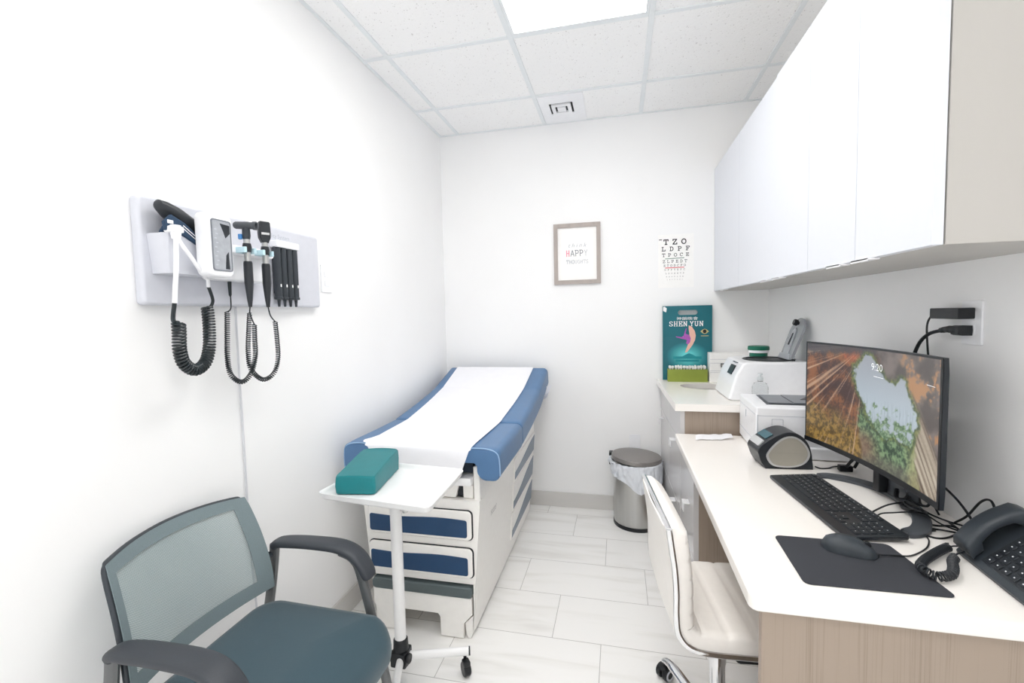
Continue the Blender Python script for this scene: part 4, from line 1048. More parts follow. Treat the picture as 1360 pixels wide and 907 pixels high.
cols = [[srgb(*[max(0, min(255, c)) for c in screen_col(i/NU, j/NV)]) for i in range(NU+1)] for j in range(NV+1)]
for j in range(NV):
    for i in range(NU):
        f = b.faces.new((g[j][i], g[j][i+1], g[j+1][i+1], g[j+1][i]))
        for lp, (jj, ii) in zip(f.loops, ((j, i), (j, i+1), (j+1, i+1), (j+1, i))): lp[cl] = cols[jj][ii]
SCM = bpy.data.materials.new('lit_screen'); SCM.use_nodes = True
bs_ = SCM.node_tree.nodes['Principled BSDF']; at = SCM.node_tree.nodes.new('ShaderNodeVertexColor'); at.layer_name = 'picture'
SCM.node_tree.links.new(at.outputs['Color'], bs_.inputs['Emission Color']); bs_.inputs['Emission Strength'].default_value = .66
bs_.inputs['Base Color'].default_value = (.01, .01, .012, 1); bs_.inputs['Roughness'].default_value = .25
obj('screen', b, SCM, hs, sharp=180)
b = BM(); tm = bmesh.new()
text(tm, '9:20', .030, Matrix.Identity(4), -.0004)
for v in tm.verts:
    v.co = scr(.552+v.co.x/ML, .845+v.co.y/.362, .0022)
add(b, tm); CLK = emit_mat('clock_glow', (.80, .82, .84, 1), .42); obj('clock_text', b, CLK, hs)
for k in range(2):
    b = BM(); u0, u1, v = (.53, .60, .77) if k == 0 else (.90, .955, .80)
    b.faces.new([b.verts.new(scr(u, vv, .0022)) for u, vv in ((u0, v), (u1, v-.003), (u1, v), (u0, v+.003))]); obj('screen_text', b, CLK, hs)
# bezel chin + sides
b = BM()
loft(b, [[scr(k/N, 0, .001), scr(k/N, .043, .001), scr(k/N, .043, .0022), scr(k/N, 0, .0022)] for k in range(N+1)]); loft(b, [[scr(u, v, .001), scr(u+.014, v, .001), scr(u+.014, v, .0022), scr(u, v, .0022)] for u in (.986,) for v in (0, 1)]); obj('bezel', b, BLACK, hs)
# stand: open oval ring foot, neck
ring = [(.664, 1.735), (.70, 1.738), (.76, 1.70), (.805, 1.635), (.818, 1.56), (.808, 1.47), (.785, 1.405), (.75, 1.35), (.712, 1.325), (.705, 1.322)]
b = BM(); P = smooth([(x, y, DZ+.0065) for x, y in ring], 6)
T, Nn = frames(P); secs = []
for i, p in enumerate(P):
    s = Vector((T[i].y, -T[i].x, 0)); k = min(1, .55+.45*min(i, len(P)-1-i)/8)
    w = .020*k
    secs.append([p+s*w+Vector((0, 0, -.006)), p+s*w+Vector((0, 0, .003)), p+s*(w-.004)+Vector((0, 0, .006)), p-s*(w-.004)+Vector((0, 0, .006)), p-s*w+Vector((0, 0, .003)), p-s*w+Vector((0, 0, -.006))])
loft(b, secs); obj('stand_ring', b, DKGREY, t, sharp=40)
b = BM()
loft(b, [[Vector((x, y, z)) for x, y in ((.800-dd, 1.66), (.800-dd, 1.50), (.825-dd, 1.49), (.832-dd, 1.58), (.825-dd, 1.67))] for z, dd in ((DZ+.006, 0), (.82, .004), (.90, .008), (1.02, .012))]); box(b, .755, .82, 1.53, 1.61, .96, 1.08, .006); obj('neck', b, DKGREY, t)
b = BM(); box(b, .770, .795, 1.585, 1.62, DZ+.013, .83, .004); obj('cable_clip', b, BLACK, t); b = BM(); tube(b, smooth([(.79, 1.53, .80), (.775, 1.50, .785), (.785, 1.47, .79), (.80, 1.45, .78), (.77, 1.46, .775), (.795, 1.50, .775)], 5), .006, 8); obj('cable_loop', b, BLACK, t)
b = BM()
for P in ([(.79, 1.53, .86), (.80, 1.50, .80), (.78, 1.48, .783), (.81, 1.44, .775), (.79, 1.42, .782), (.775, 1.46, .785), (.80, 1.49, .795)], [(.80, 1.40, .84), (.81, 1.43, .795), (.79, 1.47, .79)]):
    tube(b, smooth(P, 6), .0035, 7)
tube(b, smooth([(.675, 1.437, .7585), (.742, 1.474, .775), (.80, 1.49, .775), (.841, 1.457, .758), (.859, 1.423, .7575), (.883, 1.393, .7575), (.884, 1.34, .7575)], 6), .0024, 6)
tube(b, smooth([(.80, 1.399, .7575), (.815, 1.393, .7575), (.844, 1.398, .7575), (.851, 1.374, .7575), (.823, 1.345, .7575), (.790, 1.322, .7575), (.765, 1.318, .7575), (.752, 1.338, .7575), (.78, 1.37, .7575), (.83, 1.36, .7575), (.87, 1.33, .7575)], 6), .0024, 6)
tube(b, smooth([(.862, 1.45, .84), (.868, 1.41, .82), (.872, 1.37, .79), (.866, 1.33, .7575), (.855, 1.30, .7575), (.86, 1.27, .7575)], 6), .003, 6)
obj('cables', b, BLACK, t)
t = thing('desk_cable', 'black cable looping up behind the telephone by the right wall', 'cable', (.87, 1.33, DZ))
b = BM(); tube(b, smooth([(.868, 1.42, .7585), (.875, 1.39, .79), (.878, 1.35, .845), (.876, 1.315, .86), (.872, 1.295, .83), (.868, 1.285, .7585)], 6), .0028, 7)
tube(b, smooth([(.855, 1.42, .7575), (.85, 1.37, .7575), (.838, 1.325, .7575), (.82, 1.31, .7605), (.812, 1.295, .785), (.825, 1.30, .80), (.85, 1.31, .80), (.87, 1.31, .775)], 6), .0028, 7); obj('cord', b, BLACK, t)

# keyboard
KA = Vector((.500, 1.700)); KB = Vector((.545, 1.262))     # left-front line, far -> near
kv = (KB-KA).normalized(); ku = Vector((-kv.y, kv.x)); ku = ku if ku.x > 0 else -ku; KL = (KB-KA).length; KW = .148
KM = Matrix(((kv.x, ku.x, 0, KA.x), (kv.y, ku.y, 0, KA.y), (0, 0, 1, DZ), (0, 0, 0, 1))) @ Matrix.Rotation(R(3.0), 4, 'X')
t = thing('keyboard', 'black full size computer keyboard in front of the monitor', 'keyboard', (.59, 1.49, DZ))
b = BM(); prism(b, rect_pts(0, KL, 0, KW, .008, 3), 'z', .0012, .0125, .003, 2); obj('case', b, BLACK_S, t, M=KM)
b = BM()
for x in (.03, KL-.03): box(b, x-.01, x+.01, KW-.02, KW-.008, -.0068, .0014)
obj('foot', b, BLACK, t, M=KM)
rows = [[(x, 1) for x in (0, 1.5, 2.5, 3.5, 4.5, 5.75, 6.75, 7.75, 8.75, 10, 11, 12, 13)]+[(14.25, 1), (15.25, 1), (16.25, 1)],
        [(x, 1) for x in range(13)]+[(13, 1.25), (14.25+.25, 1), (15.5, 1), (16.5, 1)]+[(17.75, 1), (18.75, 1), (19.75, 1)],
        [(0, 1.5)]+[(1.5+x, 1) for x in range(12)]+[(13.5, .75), (14.5, 1), (15.5, 1), (16.5, 1), (17.75, 1), (18.75, 1), (19.75, 1)],
        [(0, 1.75)]+[(1.75+x, 1) for x in range(11)]+[(12.75, 1.5), (17.75, 1), (18.75, 1), (19.75, 1)],
        [(0, 2.25)]+[(2.25+x, 1) for x in range(10)]+[(12.25, 2), (15.5, 1), (17.75, 1), (18.75, 1), (19.75, 1)],
        [(0, 1.5), (1.5, 1.25), (2.75, 1.25), (4, 5.5), (9.5, 1.25), (10.75, 1.25), (12, 2), (14.5, 1), (15.5, 1), (16.5, 1), (17.75, 2), (19.75, 1)]]
U = (KL-.02)/20.8
nk = sum(len(r_) for r_ in rows)
for ri, r_ in enumerate(rows):
    yk = KW-.014-ri*.0185-(.004 if ri > 0 else 0)
    for x, w in r_:
        b = BM(); x0 = .010+x*U; hy = .0075 if ri else .0055
        prism(b, rect_pts(x0+.0007, x0+w*U-.0007, yk-hy, yk+hy, .0015, 2), 'z', .0115, .0150, .0007, 1)
        n0 = len(b.faces)
        if not (ri == 5 and w > 5):
            xm = x0+.0055; q = rnd.uniform(.002, .0034)
            box(b, xm-.001, xm-.001+q, yk-.0005, yk+rnd.uniform(.0008, .0022), .01505, .01515)
        b.faces.ensure_lookup_table()
        for i in range(n0, len(b.faces)): b.faces[i].material_index = 1
        obj('key', b, [KEYM, LEGEND], t, M=KM)
b = BM(); tube(b, smooth([(.672, 1.40, .762), (.69, 1.405, .775), (.73, 1.42, .7745), (.77, 1.43, .7745), (.80, 1.42, .7745), (.825, 1.40, .76), (.845, 1.37, .7575)], 6), .002, 6); obj('cord', b, BLACK, t)
# mouse pad and mouse
b = BM()
Q2 = [(.378, 1.046), (.652, 1.050), (.636, 1.262), (.384, 1.262)]
cpt = (sum(p[0] for p in Q2)/4, sum(p[1] for p in Q2)/4); pts = []
for i in range(4):
    p = Vector(Q2[i]); a = (Vector(Q2[i-1])-p).normalized(); c = (Vector(Q2[(i+1) % 4])-p).normalized(); r_ = .016
    for k in range(6): u = k/5; q = (p+a*r_)*(1-u)**2+p*2*u*(1-u)+(p+c*r_)*u*u; pts.append((q.x, q.y))
prism(b, pts, 'z', DZ+.0002, DZ+.0032, .0008, 1)
o = obj('mouse_pad', b, RUBBER); tag(o, 'dark grey rectangular mouse pad near the front corner of the desk', 'mouse pad')
t = thing('computer_mouse', 'black wired computer mouse on the dark grey mouse pad', 'mouse', (.53, 1.21, DZ+.0034))
MM = Matrix.Translation((.530, 1.207, DZ+.0034)) @ Matrix.Rotation(R(-18), 4, 'Z')
b = BM(); secs = []
for k in range(13):
    u = k/12; x = -.056+.112*u
    w = .031*(1-abs(2*u-1)**3.2)**.5+.001; h = .037*(math.sin(PI*min(1, u*.80+.16))**.8)*(1-.0*u) * (1 if u > .03 else .6)
    if u > .97: h *= .5
    secs.append([Vector((x, w*math.cos(a), (h*max(0, math.sin(a))**.8 if math.sin(a) > 0 else 0)+.0005)) for a in [2*PI*q/20 for q in range(20)]])
loft(b, secs); obj('body', b, CHAR, t, M=MM, sharp=60)
b = BM(); lathe(b, [(0, -.004), (.007, -.004), (.007, .004), (0, .004)], (.034, 0, .024), 12, axis='y'); obj('scroll_wheel', b, BLACK, t, M=MM)
b = BM(); tube(b, smooth([(.583, 1.190, .764), (.622, 1.197, .762), (.660, 1.213, .7575), (.711, 1.255, .7572), (.741, 1.298, .7572), (.752, 1.33, .7572), (.765, 1.352, .7575), (.79, 1.36, .7575)], 6), .0018, 6); obj('cord', b, BLACK, t)

# telephone
t = thing('desk_telephone', 'dark grey desk telephone with coiled handset cord at the desk edge', 'telephone', (.83, 1.12, DZ))
FM = Matrix.Translation((.770, 1.245, DZ)) @ Matrix.Rotation(R(-4), 4, 'Z')   # x away from the user, -y along the front
b = BM()
def wedge(y0, y1, x0, x1, z0, z1, th=.0):
    return [(x0, .002), (x0, z0), (x1, z1), (x1+.004, z1-.01), (x1+.0, .002)]
prism(b, [(x, z) for x, z in [(0, .001), (-.003, .008), (0, .013), (.112, .115), (.117, .110), (.114, .04), (.06, .001)]], 'y', -.235, .006, .003, 2); obj('body', b, CHAR, t, M=FM)
slope = math.atan2(.102, .112)
KP = FM @ Matrix.Translation((0, 0, .013)) @ Matrix.Rotation(-slope, 4, 'Y')   # x up the slope, y along the front, z out of the face
b = BM(); box(b, .010, .145, -.20, -.062, -.002, .0012, .001); pl = obj('key_panel', b, BLACK_S, t, M=KP)
for i in range(5):
    for j in range(5):
        xk = .022+i*.0165; yk = -.078-j*.0235
        b = BM(); prism(b, rect_pts(xk-.0058, xk+.0058, yk-.0085, yk+.0085, .0015, 2), 'z', .0012, .0038, .0008, 1); n0 = len(b.faces)
        box(b, xk-.0012, xk+.0012, yk-.0016, yk+.0016, .00381, .0039); b.faces.ensure_lookup_table()
        for q in range(n0, len(b.faces)): b.faces[q].material_index = 1
        obj('key', b, [KEYM, LEGEND], t, M=KP)
b = BM(); box(b, .108, .142, -.19, -.075, .0012, .003, .001); obj('display', b, mat('lcd_grey', srgb(110, 120, 118), .2), t, M=KP)
b = BM(); secs = []
for k in range(17):
    u = k/16; x = .002+.150*u
    arch = .026+.014*math.sin(PI*u)**.8; thick = .036-.014*math.sin(PI*u)
    hw = .028-.003*math.sin(PI*u)
    zt = arch+.008; zb = max(.001, zt-thick-(.012 if u < .2 or u > .8 else 0))
    if u == 0 or u == 1: zt -= .010
    secs.append([Vector((x, -.029+hw*math.copysign(abs(math.cos(a))**.5, math.cos(a)), (zt+zb)/2+(zt-zb)/2*math.copysign(abs(math.sin(a))**.55, math.sin(a)))) for a in [2*PI*q/20 for q in range(20)]])
loft(b, secs); hd = obj('handset', b, CHAR, t, M=KP, sharp=60)
b = BM(); tube(b, smooth([(.777, 1.250, .772), (.764, 1.252, .770), (.752, 1.248, .768)], 4), .002, 6); coil(b, [(.752, 1.248, .7685), (.735, 1.236, .7685), (.701, 1.208, .7685), (.663, 1.173, .769), (.640, 1.146, .7695)], .0085, .0021, 24, 5, 9)
coil(b, [(.640, 1.146, .7695), (.634, 1.128, .7695), (.640, 1.110, .7695), (.655, 1.104, .7695), (.680, 1.118, .7690), (.700, 1.145, .7685), (.718, 1.178, .7685), (.735, 1.198, .7685)], .0085, .0021, 22, 5, 9)
tube(b, smooth([(.735, 1.198, .7685), (.742, 1.206, .772), (.76, 1.216, .774), (.785, 1.224, .778)], 4), .002, 6); obj('coiled_cord', b, BLACK_S, t)

# label printer
t = thing('label_printer', 'rounded black and pewter label printer in front of the white laser printer', 'label printer', (.59, 1.86, DZ))
LM = RZ(.492, 1.798, 5, DZ)
side = [(.026, .0), (.012, .022), (.002, .050), (-.001, .064), (.008, .082), (.030, .102), (.062, .122), (.095, .134), (.125, .132), (.150, .118), (.170, .092), (.180, .060), (.183, .035), (.186, .012), (.186, .0)]
S3 = [(p.x, p.z) for p in smooth([(x, 0, z) for x, z in side], 3)]
b = BM(); prism(b, S3, 'y', 0, .108, .006, 3); obj('body', b, BLACK_S, t, M=LM)
oval = [(.030, .045), (.038, .066), (.060, .092), (.090, .113), (.120, .115), (.148, .098), (.166, .070), (.168, .045), (.152, .022), (.120, .010), (.075, .009), (.045, .018)]
O3 = [(.102+(p.x-.102)*1.05, .062+(p.z-.060)*1.06) for p in smooth([(x, 0, z) for x, z in oval], 4, True)]
cx_, cz_ = .102, .06
b = BM(); ring_prism(b, O3, [(cx_+(x-cx_)*.9, cz_+(z-cz_)*.9) for x, z in O3], 'y', -.004, .002); obj('side_rim', b, SILVER, t, M=LM)
b = BM(); prism(b, [(cx_+(x-cx_)*.905, cz_+(z-cz_)*.905) for x, z in O3], 'y', -.0025, .001, .0008, 1); box(b, .034, .160, -.0031, -.002, .0583, .0602); sc = obj('side_cover', b, CREAM, t, M=LM)
b = BM(); prism(b, [(.008, .080), (.012, .085), (.0255, .098), (.021, .103), (.001, .083)], 'y', .012, .096, .001, 1); obj('label_slot', b, SILVER, t, M=LM)
b = BM(); prism(b, [(.032, .104), (.058, .1205), (.056, .1235), (.030, .107)], 'y', .02, .098, .0008, 1); obj('top_window', b, mat('teal_label_window', srgb(46, 92, 104), .25), t, M=LM)
b = BM(); box(b, .026, .186, .004, .104, -.0002, .0045) ; obj('foot', b, BLACK, t, M=LM)

# laser printer
t = thing('laser_printer', 'white laser printer with dark output tray at the back of the desk', 'printer', (.69, 2.08, DZ))
PM = RZ(.522, 1.942, -2.5, DZ)
W, D, H = .335, .310, .198
b = BM(); box(b, 0, W, 0, D, .012, H, .007, 3); box(b, .02, W-.02, .02, D-.02, 0, .012); obj('body', b, PLAST_W, t, M=PM)
b = BM(); box(b, .004, .0065, -.0012, .004, .016, H-.03); box(b, .0065, W-.006, -.0012, .0, H-.034, H-.0325); box(b, -.0012, .002, .01, D-.01, .060, .0612); box(b, -.0012, .002, .01, D-.02, H-.032, H-.031); obj('panel_gap', b, INKL, t, M=PM)
b = BM(); box(b, .07, W-.02, -.014, .006, .004, .048, .006, 3); obj('paper_tray', b, PLAST_W, t, M=PM)
b = BM(); ring_prism(b, rect_pts(.055, .095, H-.075, H-.045, .002, 2), rect_pts(.0562, .0938, H-.0738, H-.0462, .002, 2), 'y', -.0014, .0); obj('emblem_square', b, INKL, t, M=PM)
b = BM(); prism(b, [(.05, .06), (.20, .06), (.31, .10), (.31, .275), (.06, .275)], 'z', H, H+.0025, .001, 1); obj('output_tray', b, DKGREY, t, M=PM)
b = BM(); prism(b, [(.062, .075), (.15, .075), (.15, .262), (.068, .262)], 'z', H+.0025, H+.006, .002, 2); prism(b, [(.153, .075), (.20, .075), (.265, .262), (.153, .262)], 'z', H+.0025, H+.007, .002, 2); obj('output_flap', b, mat('mid_grey_plastic', srgb(122, 126, 132), .35), t, M=PM)
b = BM(); prism(b, [(.195, .145), (.318, .145), (.318, .265), (.268, .265)], 'z', H+.003, H+.0082); obj('dark_recess', b, BLACK, t, M=PM)
b = BM(); box(b, .205, .295, .022, .048, H-.001, H+.004, .001); box(b, .225, .25, .028, .042, H+.004, H+.005); obj('control_panel', b, CHAR, t, M=PM)
b = BM(); box(b, -.0016, .001, .17, .178, H-.075, H-.045, .0008); obj('side_vent', b, INKL, t, M=PM)
t = thing('printer_cable', 'short black usb cable and plug on the desk between printer and monitor', 'cable', (.75, 1.86, DZ))
b = BM(); tube(b, smooth([(.690, 1.835, .7615), (.705, 1.828, .7575), (.735, 1.835, .7575), (.765, 1.86, .7575), (.80, 1.85, .7575)], 6), .0024, 7); box(b, .758, .80, 1.805, 1.83, DZ+.0005, DZ+.022, .004); tube(b, smooth([(.775, 1.80, .775), (.782, 1.785, .80), (.795, 1.78, .815), (.805, 1.79, .80), (.80, 1.80, .775)], 5), .005, 8); obj('cord', b, BLACK, t)
# folded tissue / wrapper on the far end of the desk
b = BM(); secs = []
for j in range(9):
    v = j/8; row = []
    for i in range(15):
        u = i/14; x = .338+.158*u+.012*(v-.5); y = 2.150+.085*v+.02*u
        z = DZ+.004+.007*abs(noise.noise(Vector((u*3, v*2.2, 5))))+.012*max(0, u-.72)*2.4*(1-v*.6)*1.2
        if i in (0,): z = DZ+.0012
        row.append(Vector((x, y, z)))
    secs.append(row)
loft(b, secs, False, False); bmesh.ops.solidify(b, geom=b.faces[:], thickness=.001)
o = obj('tissue', b, PAPER, sharp=80); tag(o, 'crumpled white tissue lying on the far end of the desk', 'tissue')

# ------------------------------------------------------------------ things on the sink counter
CZ = .895
t = thing('program_bag', 'teal cardboard gift bag with a dancer print leaning on the back wall', 'bag', (.42, 3.06, CZ))
BX0, BX1, BZ0, BZ1 = .273, .566, CZ+.001, 1.366
b = BM()
outer_ = [(BX0, BZ0), (BX1, BZ0), (BX1, BZ1), (BX0, BZ1)]
hole = rect_pts(.364, .482, 1.308, 1.338, .0149, 5)
BAGY = 3.052
holed_slab(b, outer_, hole, (.423, 1.323), 'y', BAGY, BAGY+.024)
bg = obj('bag', b, TEALC, t)
PB = lambda u, v: (u, BAGY-.0007, v)
PB2 = lambda u, v: (u, BAGY-.0012, v); PB3 = lambda u, v: (u, BAGY-.0017, v)
b = bmesh.new(); cl = b.loops.layers.float_color.new('picture'); gx_, gz_ = 36, 40
def bag_col(x, z):
    d = math.hypot((x-.42)/.125, (z-1.052)/(.085 if z > 1.052 else .13)); k = max(0, 1-d)**.9
    n_ = .10*noise.noise(Vector((x*40, z*40, 2)))
    return srgb(*lerp_((18, 104, 116), (110, 222, 222), min(1, max(0, k*1.15+n_*k))))
def lerp_(a, c, t_): return tuple(x+(y-x)*t_ for x, y in zip(a, c))
gv = [[b.verts.new((BX0+.01+(BX1-BX0-.02)*i_/gx_, BAGY-.0006, .93+.24*j_/gz_)) for i_ in range(gx_+1)] for j_ in range(gz_+1)]
for j_ in range(gz_):
    for i_ in range(gx_):
        f = b.faces.new((gv[j_][i_], gv[j_][i_+1], gv[j_+1][i_+1], gv[j_+1][i_]))
        for lp in f.loops: lp[cl] = bag_col(lp.vert.co.x, lp.vert.co.z)
GPM = bpy.data.materials.new('printed_glow'); GPM.use_nodes = True
at = GPM.node_tree.nodes.new('ShaderNodeVertexColor'); at.layer_name = 'picture'; GPM.node_tree.links.new(at.outputs['Color'], GPM.node_tree.nodes['Principled BSDF'].inputs['Base Color']); GPM.node_tree.nodes['Principled BSDF'].inputs['Roughness'].default_value = .35
obj('cover_print', b, GPM, bg)
b = BM(); poly(b, [(.335, 1.03), (.505, 1.03), (.505, 1.046), (.47, 1.046), (.452, 1.058), (.43, 1.066), (.41, 1.058), (.39, 1.046), (.335, 1.046)], PB3); poly(b, [(.35, 1.012), (.49, 1.012), (.49, 1.026), (.35, 1.026)], PB3); obj('pavilion_print', b, TEALM, bg)
b = BM(); poly(b, [(.428, 1.243), (.448, 1.232), (.464, 1.206), (.470, 1.178), (.466, 1.150), (.452, 1.120), (.434, 1.094), (.418, 1.072), (.405, 1.070), (.414, 1.094), (.424, 1.122), (.431, 1.15), (.432, 1.19), (.428, 1.22)], PB2); obj('skirt_print', b, PEACH, bg)
b = BM(); poly(b, [(.420, 1.185), (.432, 1.182), (.440, 1.16), (.436, 1.135), (.424, 1.122), (.413, 1.128), (.417, 1.15), (.39, 1.157), (.353, 1.168), (.352, 1.174), (.385, 1.168), (.398, 1.178), (.405, 1.205), (.412, 1.225), (.416, 1.222), (.410, 1.19)], PB3); obj('dancer_print', b, PURPLE, bg)
b = BM(); glyphs(b, 'SHEN', .312, 1.238, .0240, .029, .0282, .0048, PB2, thin=.0030); glyphs(b, 'YUN', .312+4.36*.0282, 1.238, .0240, .029, .0282, .0048, PB2, thin=.0030); obj('lettering', b, WHITEP, bg); b = BM(); text(b, '\u795e\u97fb\u665a\u6703', .0215, MB(.4195, 1.2840, BAGY-.0012) @ Matrix.Diagonal((1.5, 1, 1, 1)), 0); obj('lettering', b, WHITEP, bg); b = BM()
poly(b, [(BX0+.002, BZ1-.03), (BX0+.02, BZ1-.04), (BX0+.024, BZ1-.015), (BX0+.012, BZ1-.004), (BX0+.002, BZ1-.006)], PB2); obj('lettering', b, WHITEP, bg)
b = BM(); poly(b, [(.497, 1.203), (.512, 1.216), (.522, 1.219), (.532, 1.216), (.547, 1.203), (.532, 1.190), (.522, 1.187), (.512, 1.190)], PB2); poly(b, [(.500, 1.173), (.545, 1.173), (.545, 1.177), (.500, 1.177)], PB2); em = obj('emblem', b, GOLDP, bg)
b = BM(); poly(b, [(.522+.011*math.cos(a), 1.203+.012*math.sin(a)) for a in [2*PI*k/20 for k in range(20)]], PB3); obj('emblem_pupil', b, INK, em)
# green box with swabs
t = thing('swab_box', 'olive green open box of white tipped swabs on the sink counter', 'box', (.41, 2.99, CZ))
b = BM(); gx0_, gx1_, gy0_, gy1_ = .297, .527, 2.975, 3.032
ring_prism(b, [(gx0_, gy0_), (gx1_, gy0_), (gx1_, gy1_), (gx0_, gy1_)], [(gx0_+.003, gy0_+.003), (gx1_-.003, gy0_+.003), (gx1_-.003, gy1_-.003), (gx0_+.003, gy1_-.003)], 'z', CZ, .972); box(b, gx0_+.003, gx1_-.003, gy0_+.003, gy1_-.003, CZ, CZ+.004); obj('box', b, GREENBOX, t)
for j in range(2):
    for i in range(13):
        x = gx0_+.014+i*.0168+rnd.uniform(-.002, .002); y = gy0_+.016+j*.024; zt = .988+rnd.uniform(-.003, .004)
        b = BM(); lathe(b, [(0, CZ+.0045), (.0035, CZ+.0045), (.0035, zt-.014), (.0066, zt-.012), (.0076, zt-.004), (.0055, zt+.003), (0, zt+.0045)], (x, y, 0), 10)
        o = obj('swab', b, COTTON); tag(o, 'white cotton tipped swab standing in the olive green box', 'swab', 'swabs in the olive green box')
t = thing('supply_box', 'white cardboard supply box beside the olive green swab box', 'box', (.64, 3.02, CZ))
b = BM(); box(b, .537, .80, 2.968, 3.045, CZ, 1.074, .002, 1); bb = obj('carton', b, CARD, t)
b = BM()
for z in (.955, .965, 1.012, 1.035): box(b, .540, .66, 2.9672, 2.9682, z, z+.0015)
obj('printed_lines', b, INKL, bb)
b = BM(); ring_prism(b, rect_pts(.598, .66, .988, 1.012, .003, 2), rect_pts(.604, .654, .994, 1.006, .002, 2), 'y', 2.960, 2.968); obj('clasp', b, mat('grey_metal_clasp', srgb(150, 150, 150), .35, metal=.7), t)

# centrifuge
t = thing('centrifuge', 'white bench centrifuge with open clear lid on the sink counter', 'centrifuge', (.70, 2.5, CZ))
b = BM()
body = [(.515, CZ+.008), (.530, CZ), (.870, CZ), (.878, CZ+.02), (.878, 1.070), (.862, 1.083), (.600, 1.083), (.578, 1.073), (.548, 1.02)]
prism(b, body, 'y', 2.372, 2.70, .012, 4); obj('body', b, PLAST_W, t)
b = BM(); lathe(b, [(.106, .0005), (.116, .0015), (.119, .004), (.116, .006), (.106, .006), (.104, .004), (.104, .0005)], (.728, 2.510, 1.082), 48, sy=.95); obj('bowl_rim', b, BLACK_S, t)
b = BM(); lathe(b, [(0, 0), (.106, 0), (.106, .0022), (0, .0012)], (.728, 2.510, 1.082), 48, sy=.95); obj('bowl_opening', b, BLACK, t)
fa = math.atan2(1.088-(CZ+.008), .578-.515)
FC = Matrix.Translation((.5325, 2.372, .99)) @ Matrix.Rotation(R(90), 4, 'X') if False else None
def onface(y, s): # point on the slanted control face, s 0..1 up
    return Vector((.515+.033*min(1, s/.70) + (.030*max(0, (s-.70)/.30)), y, CZ+.008+.18*s))
b = BM()
q = [onface(2.45, .62), onface(2.53, .62), onface(2.53, .86), onface(2.45, .86)]
q = [p+Vector((-.0035, 0, 0)) for p in q]; vs = [b.verts.new(p) for p in q]; f = b.faces.new(vs); r_ = bmesh.ops.extrude_face_region(b, geom=[f])
for v in r_['geom']:
    if isinstance(v, bmesh.types.BMVert): v.co.x += .006
bmesh.ops.recalc_face_normals(b, faces=b.faces[:]); obj('display', b, BLACK_S, t)
b = BM()
for y in (2.46, 2.49, 2.52): 
    p = onface(y, .94); box(b, p.x-.004, p.x+.004, y-.007, y+.007, p.z-.002, p.z+.002)
obj('panel_marks', b, INKG, t)
# lid, hinged at the right, leaning back
LB = Matrix.Translation((.800, 2.505, 1.083)) @ Matrix.Rotation(R(20), 4, 'Y')
b = BM(); sh = []
for k in range(25): a = PI*k/24; sh.append((.082*math.cos(a), .142+.075*math.sin(a)))
sh = [(.075, .012)]+sh+[(-.075, .012)]
prism(b, sh, 'x', -.004, .010, .003, 2, M=LB); ld = obj('lid', b, LIDT, t)
b = BM(); prism(b, [(.040, .02), (.022, .15), (-.0, .165), (-.022, .15), (-.040, .02)], 'x', -.010, -.004, .002, 2, M=LB); box(b, -.012, .016, -.07, .07, .002, .03, .004, M=LB); obj('lid_plate', b, mat('grey_lid_plate', srgb(186, 190, 196), .35), ld)
b = BM(); lathe(b, [(0, -.028), (.014, -.028), (.016, -.022), (.016, -.012), (.010, -.010), (.008, -.004), (0, -.004)], (0, 0, .188), 16, axis='x', M=LB); obj('lid_knob', b, BLACK, ld)
b = BM(); prism(b, [(.008, .075), (.004, .135), (-.004, .135), (-.008, .075)], 'x', -.013, -.0102, M=LB); obj('lid_slot', b, CHAR, ld)
b = BM(); tube(b, [(.812, 2.42, 1.086), (.812, 2.59, 1.086)], .007, 10); obj('hinge', b, BLACK, t)
t = thing('specimen_tub', 'round green and white lidded tub on top of the centrifuge', 'tub', (.722, 2.655, 1.083))
b = BM(); lathe(b, [(0, 0), (.042, 0), (.043, .003), (.043, .022), (0, .022)], (.722, 2.655, 1.0835), 32); obj('base', b, GREEN, t)
b = BM(); lathe(b, [(0, .022), (.049, .022), (.049, .036), (0, .036)], (.722, 2.655, 1.0835), 32); obj('white_band', b, PLAST_W, t)
b = BM(); lathe(b, [(0, .036), (.051, .036), (.052, .040), (.051, .054), (.046, .057), (0, .057)], (.722, 2.655, 1.0835), 32); obj('lid', b, GREEN, t)
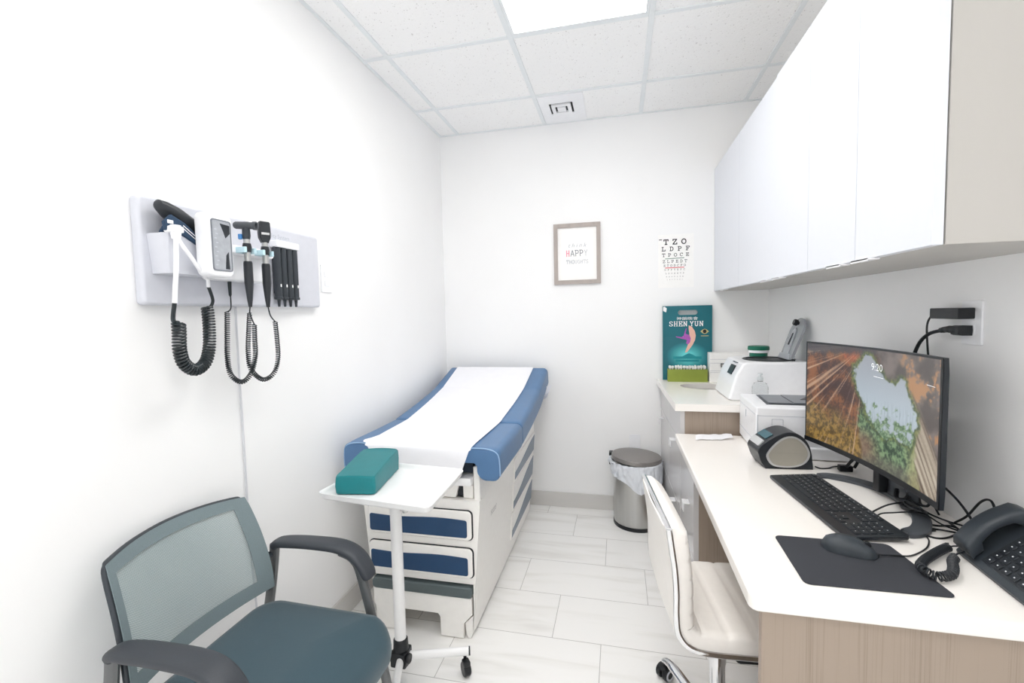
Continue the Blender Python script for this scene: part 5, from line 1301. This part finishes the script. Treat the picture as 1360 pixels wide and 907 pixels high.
t = thing('sanitizer_bottle', 'clear plastic pump bottle standing between the laser printer and centrifuge', 'bottle', (.640, 2.322, CZ))
b = BM(); lathe(b, [(0, 0), (.031, .001), (.034, .005), (.034, .078), (.028, .094), (.012, .104), (.011, .112), (0, .112)], (.640, 2.322, CZ+.0005), 24); obj('bottle', b, GLASS, t)
b = BM(); lathe(b, [(0, .1115), (.013, .1115), (.013, .124), (.004, .126), (.004, .134), (.010, .135), (.010, .141), (0, .142)], (.640, 2.322, CZ+.0005), 16); obj('pump', b, mat('frosted_pump', srgb(232, 238, 240), .3, trans=.4), t)
b = BM(); lathe(b, [(.0346, .03), (.0346, .070)], (.640, 2.322, CZ+.0005), 24); obj('label_band', b, mat('bottle_label', srgb(196, 220, 214), .4, noise_amt=.2, noise_scale=60), t) if False else b.free()

# ------------------------------------------------------------------ camera, world, view
cam = bpy.data.cameras.new('camera'); co = bpy.data.objects.new('camera', cam); C.objects.link(co)
cam.sensor_width = 36; cam.lens = 607.0/1360*36; cam.clip_start = .02
yaw, pitch, roll = .2302, .0607, -.02255
fw = Vector((-math.sin(yaw)*math.cos(pitch), math.cos(yaw)*math.cos(pitch), -math.sin(pitch)))
rt = Vector((math.cos(yaw), math.sin(yaw), 0)); up = rt.cross(fw)
r2 = rt*math.cos(roll)+up*math.sin(roll); u2 = -rt*math.sin(roll)+up*math.cos(roll)
co.matrix_world = Matrix(((r2.x, u2.x, -fw.x, 0), (r2.y, u2.y, -fw.y, 0), (r2.z, u2.z, -fw.z, 1.34), (0, 0, 0, 1)))
sc_ = bpy.context.scene; sc_.camera = co
w = bpy.data.worlds.new('room_world'); sc_.world = w; w.use_nodes = True
w.node_tree.nodes['Background'].inputs[0].default_value = (.96, .97, 1, 1); w.node_tree.nodes['Background'].inputs[1].default_value = 1.15  # reaches the room only through the added doorway, as fill
vs_ = sc_.view_settings; vs_.view_transform = 'Standard'; vs_.look = 'None'; sc_.cycles.max_bounces = 16; sc_.cycles.diffuse_bounces = 12
vs_.exposure = 0.42; vs_.gamma = 1; vs_.use_curve_mapping = False
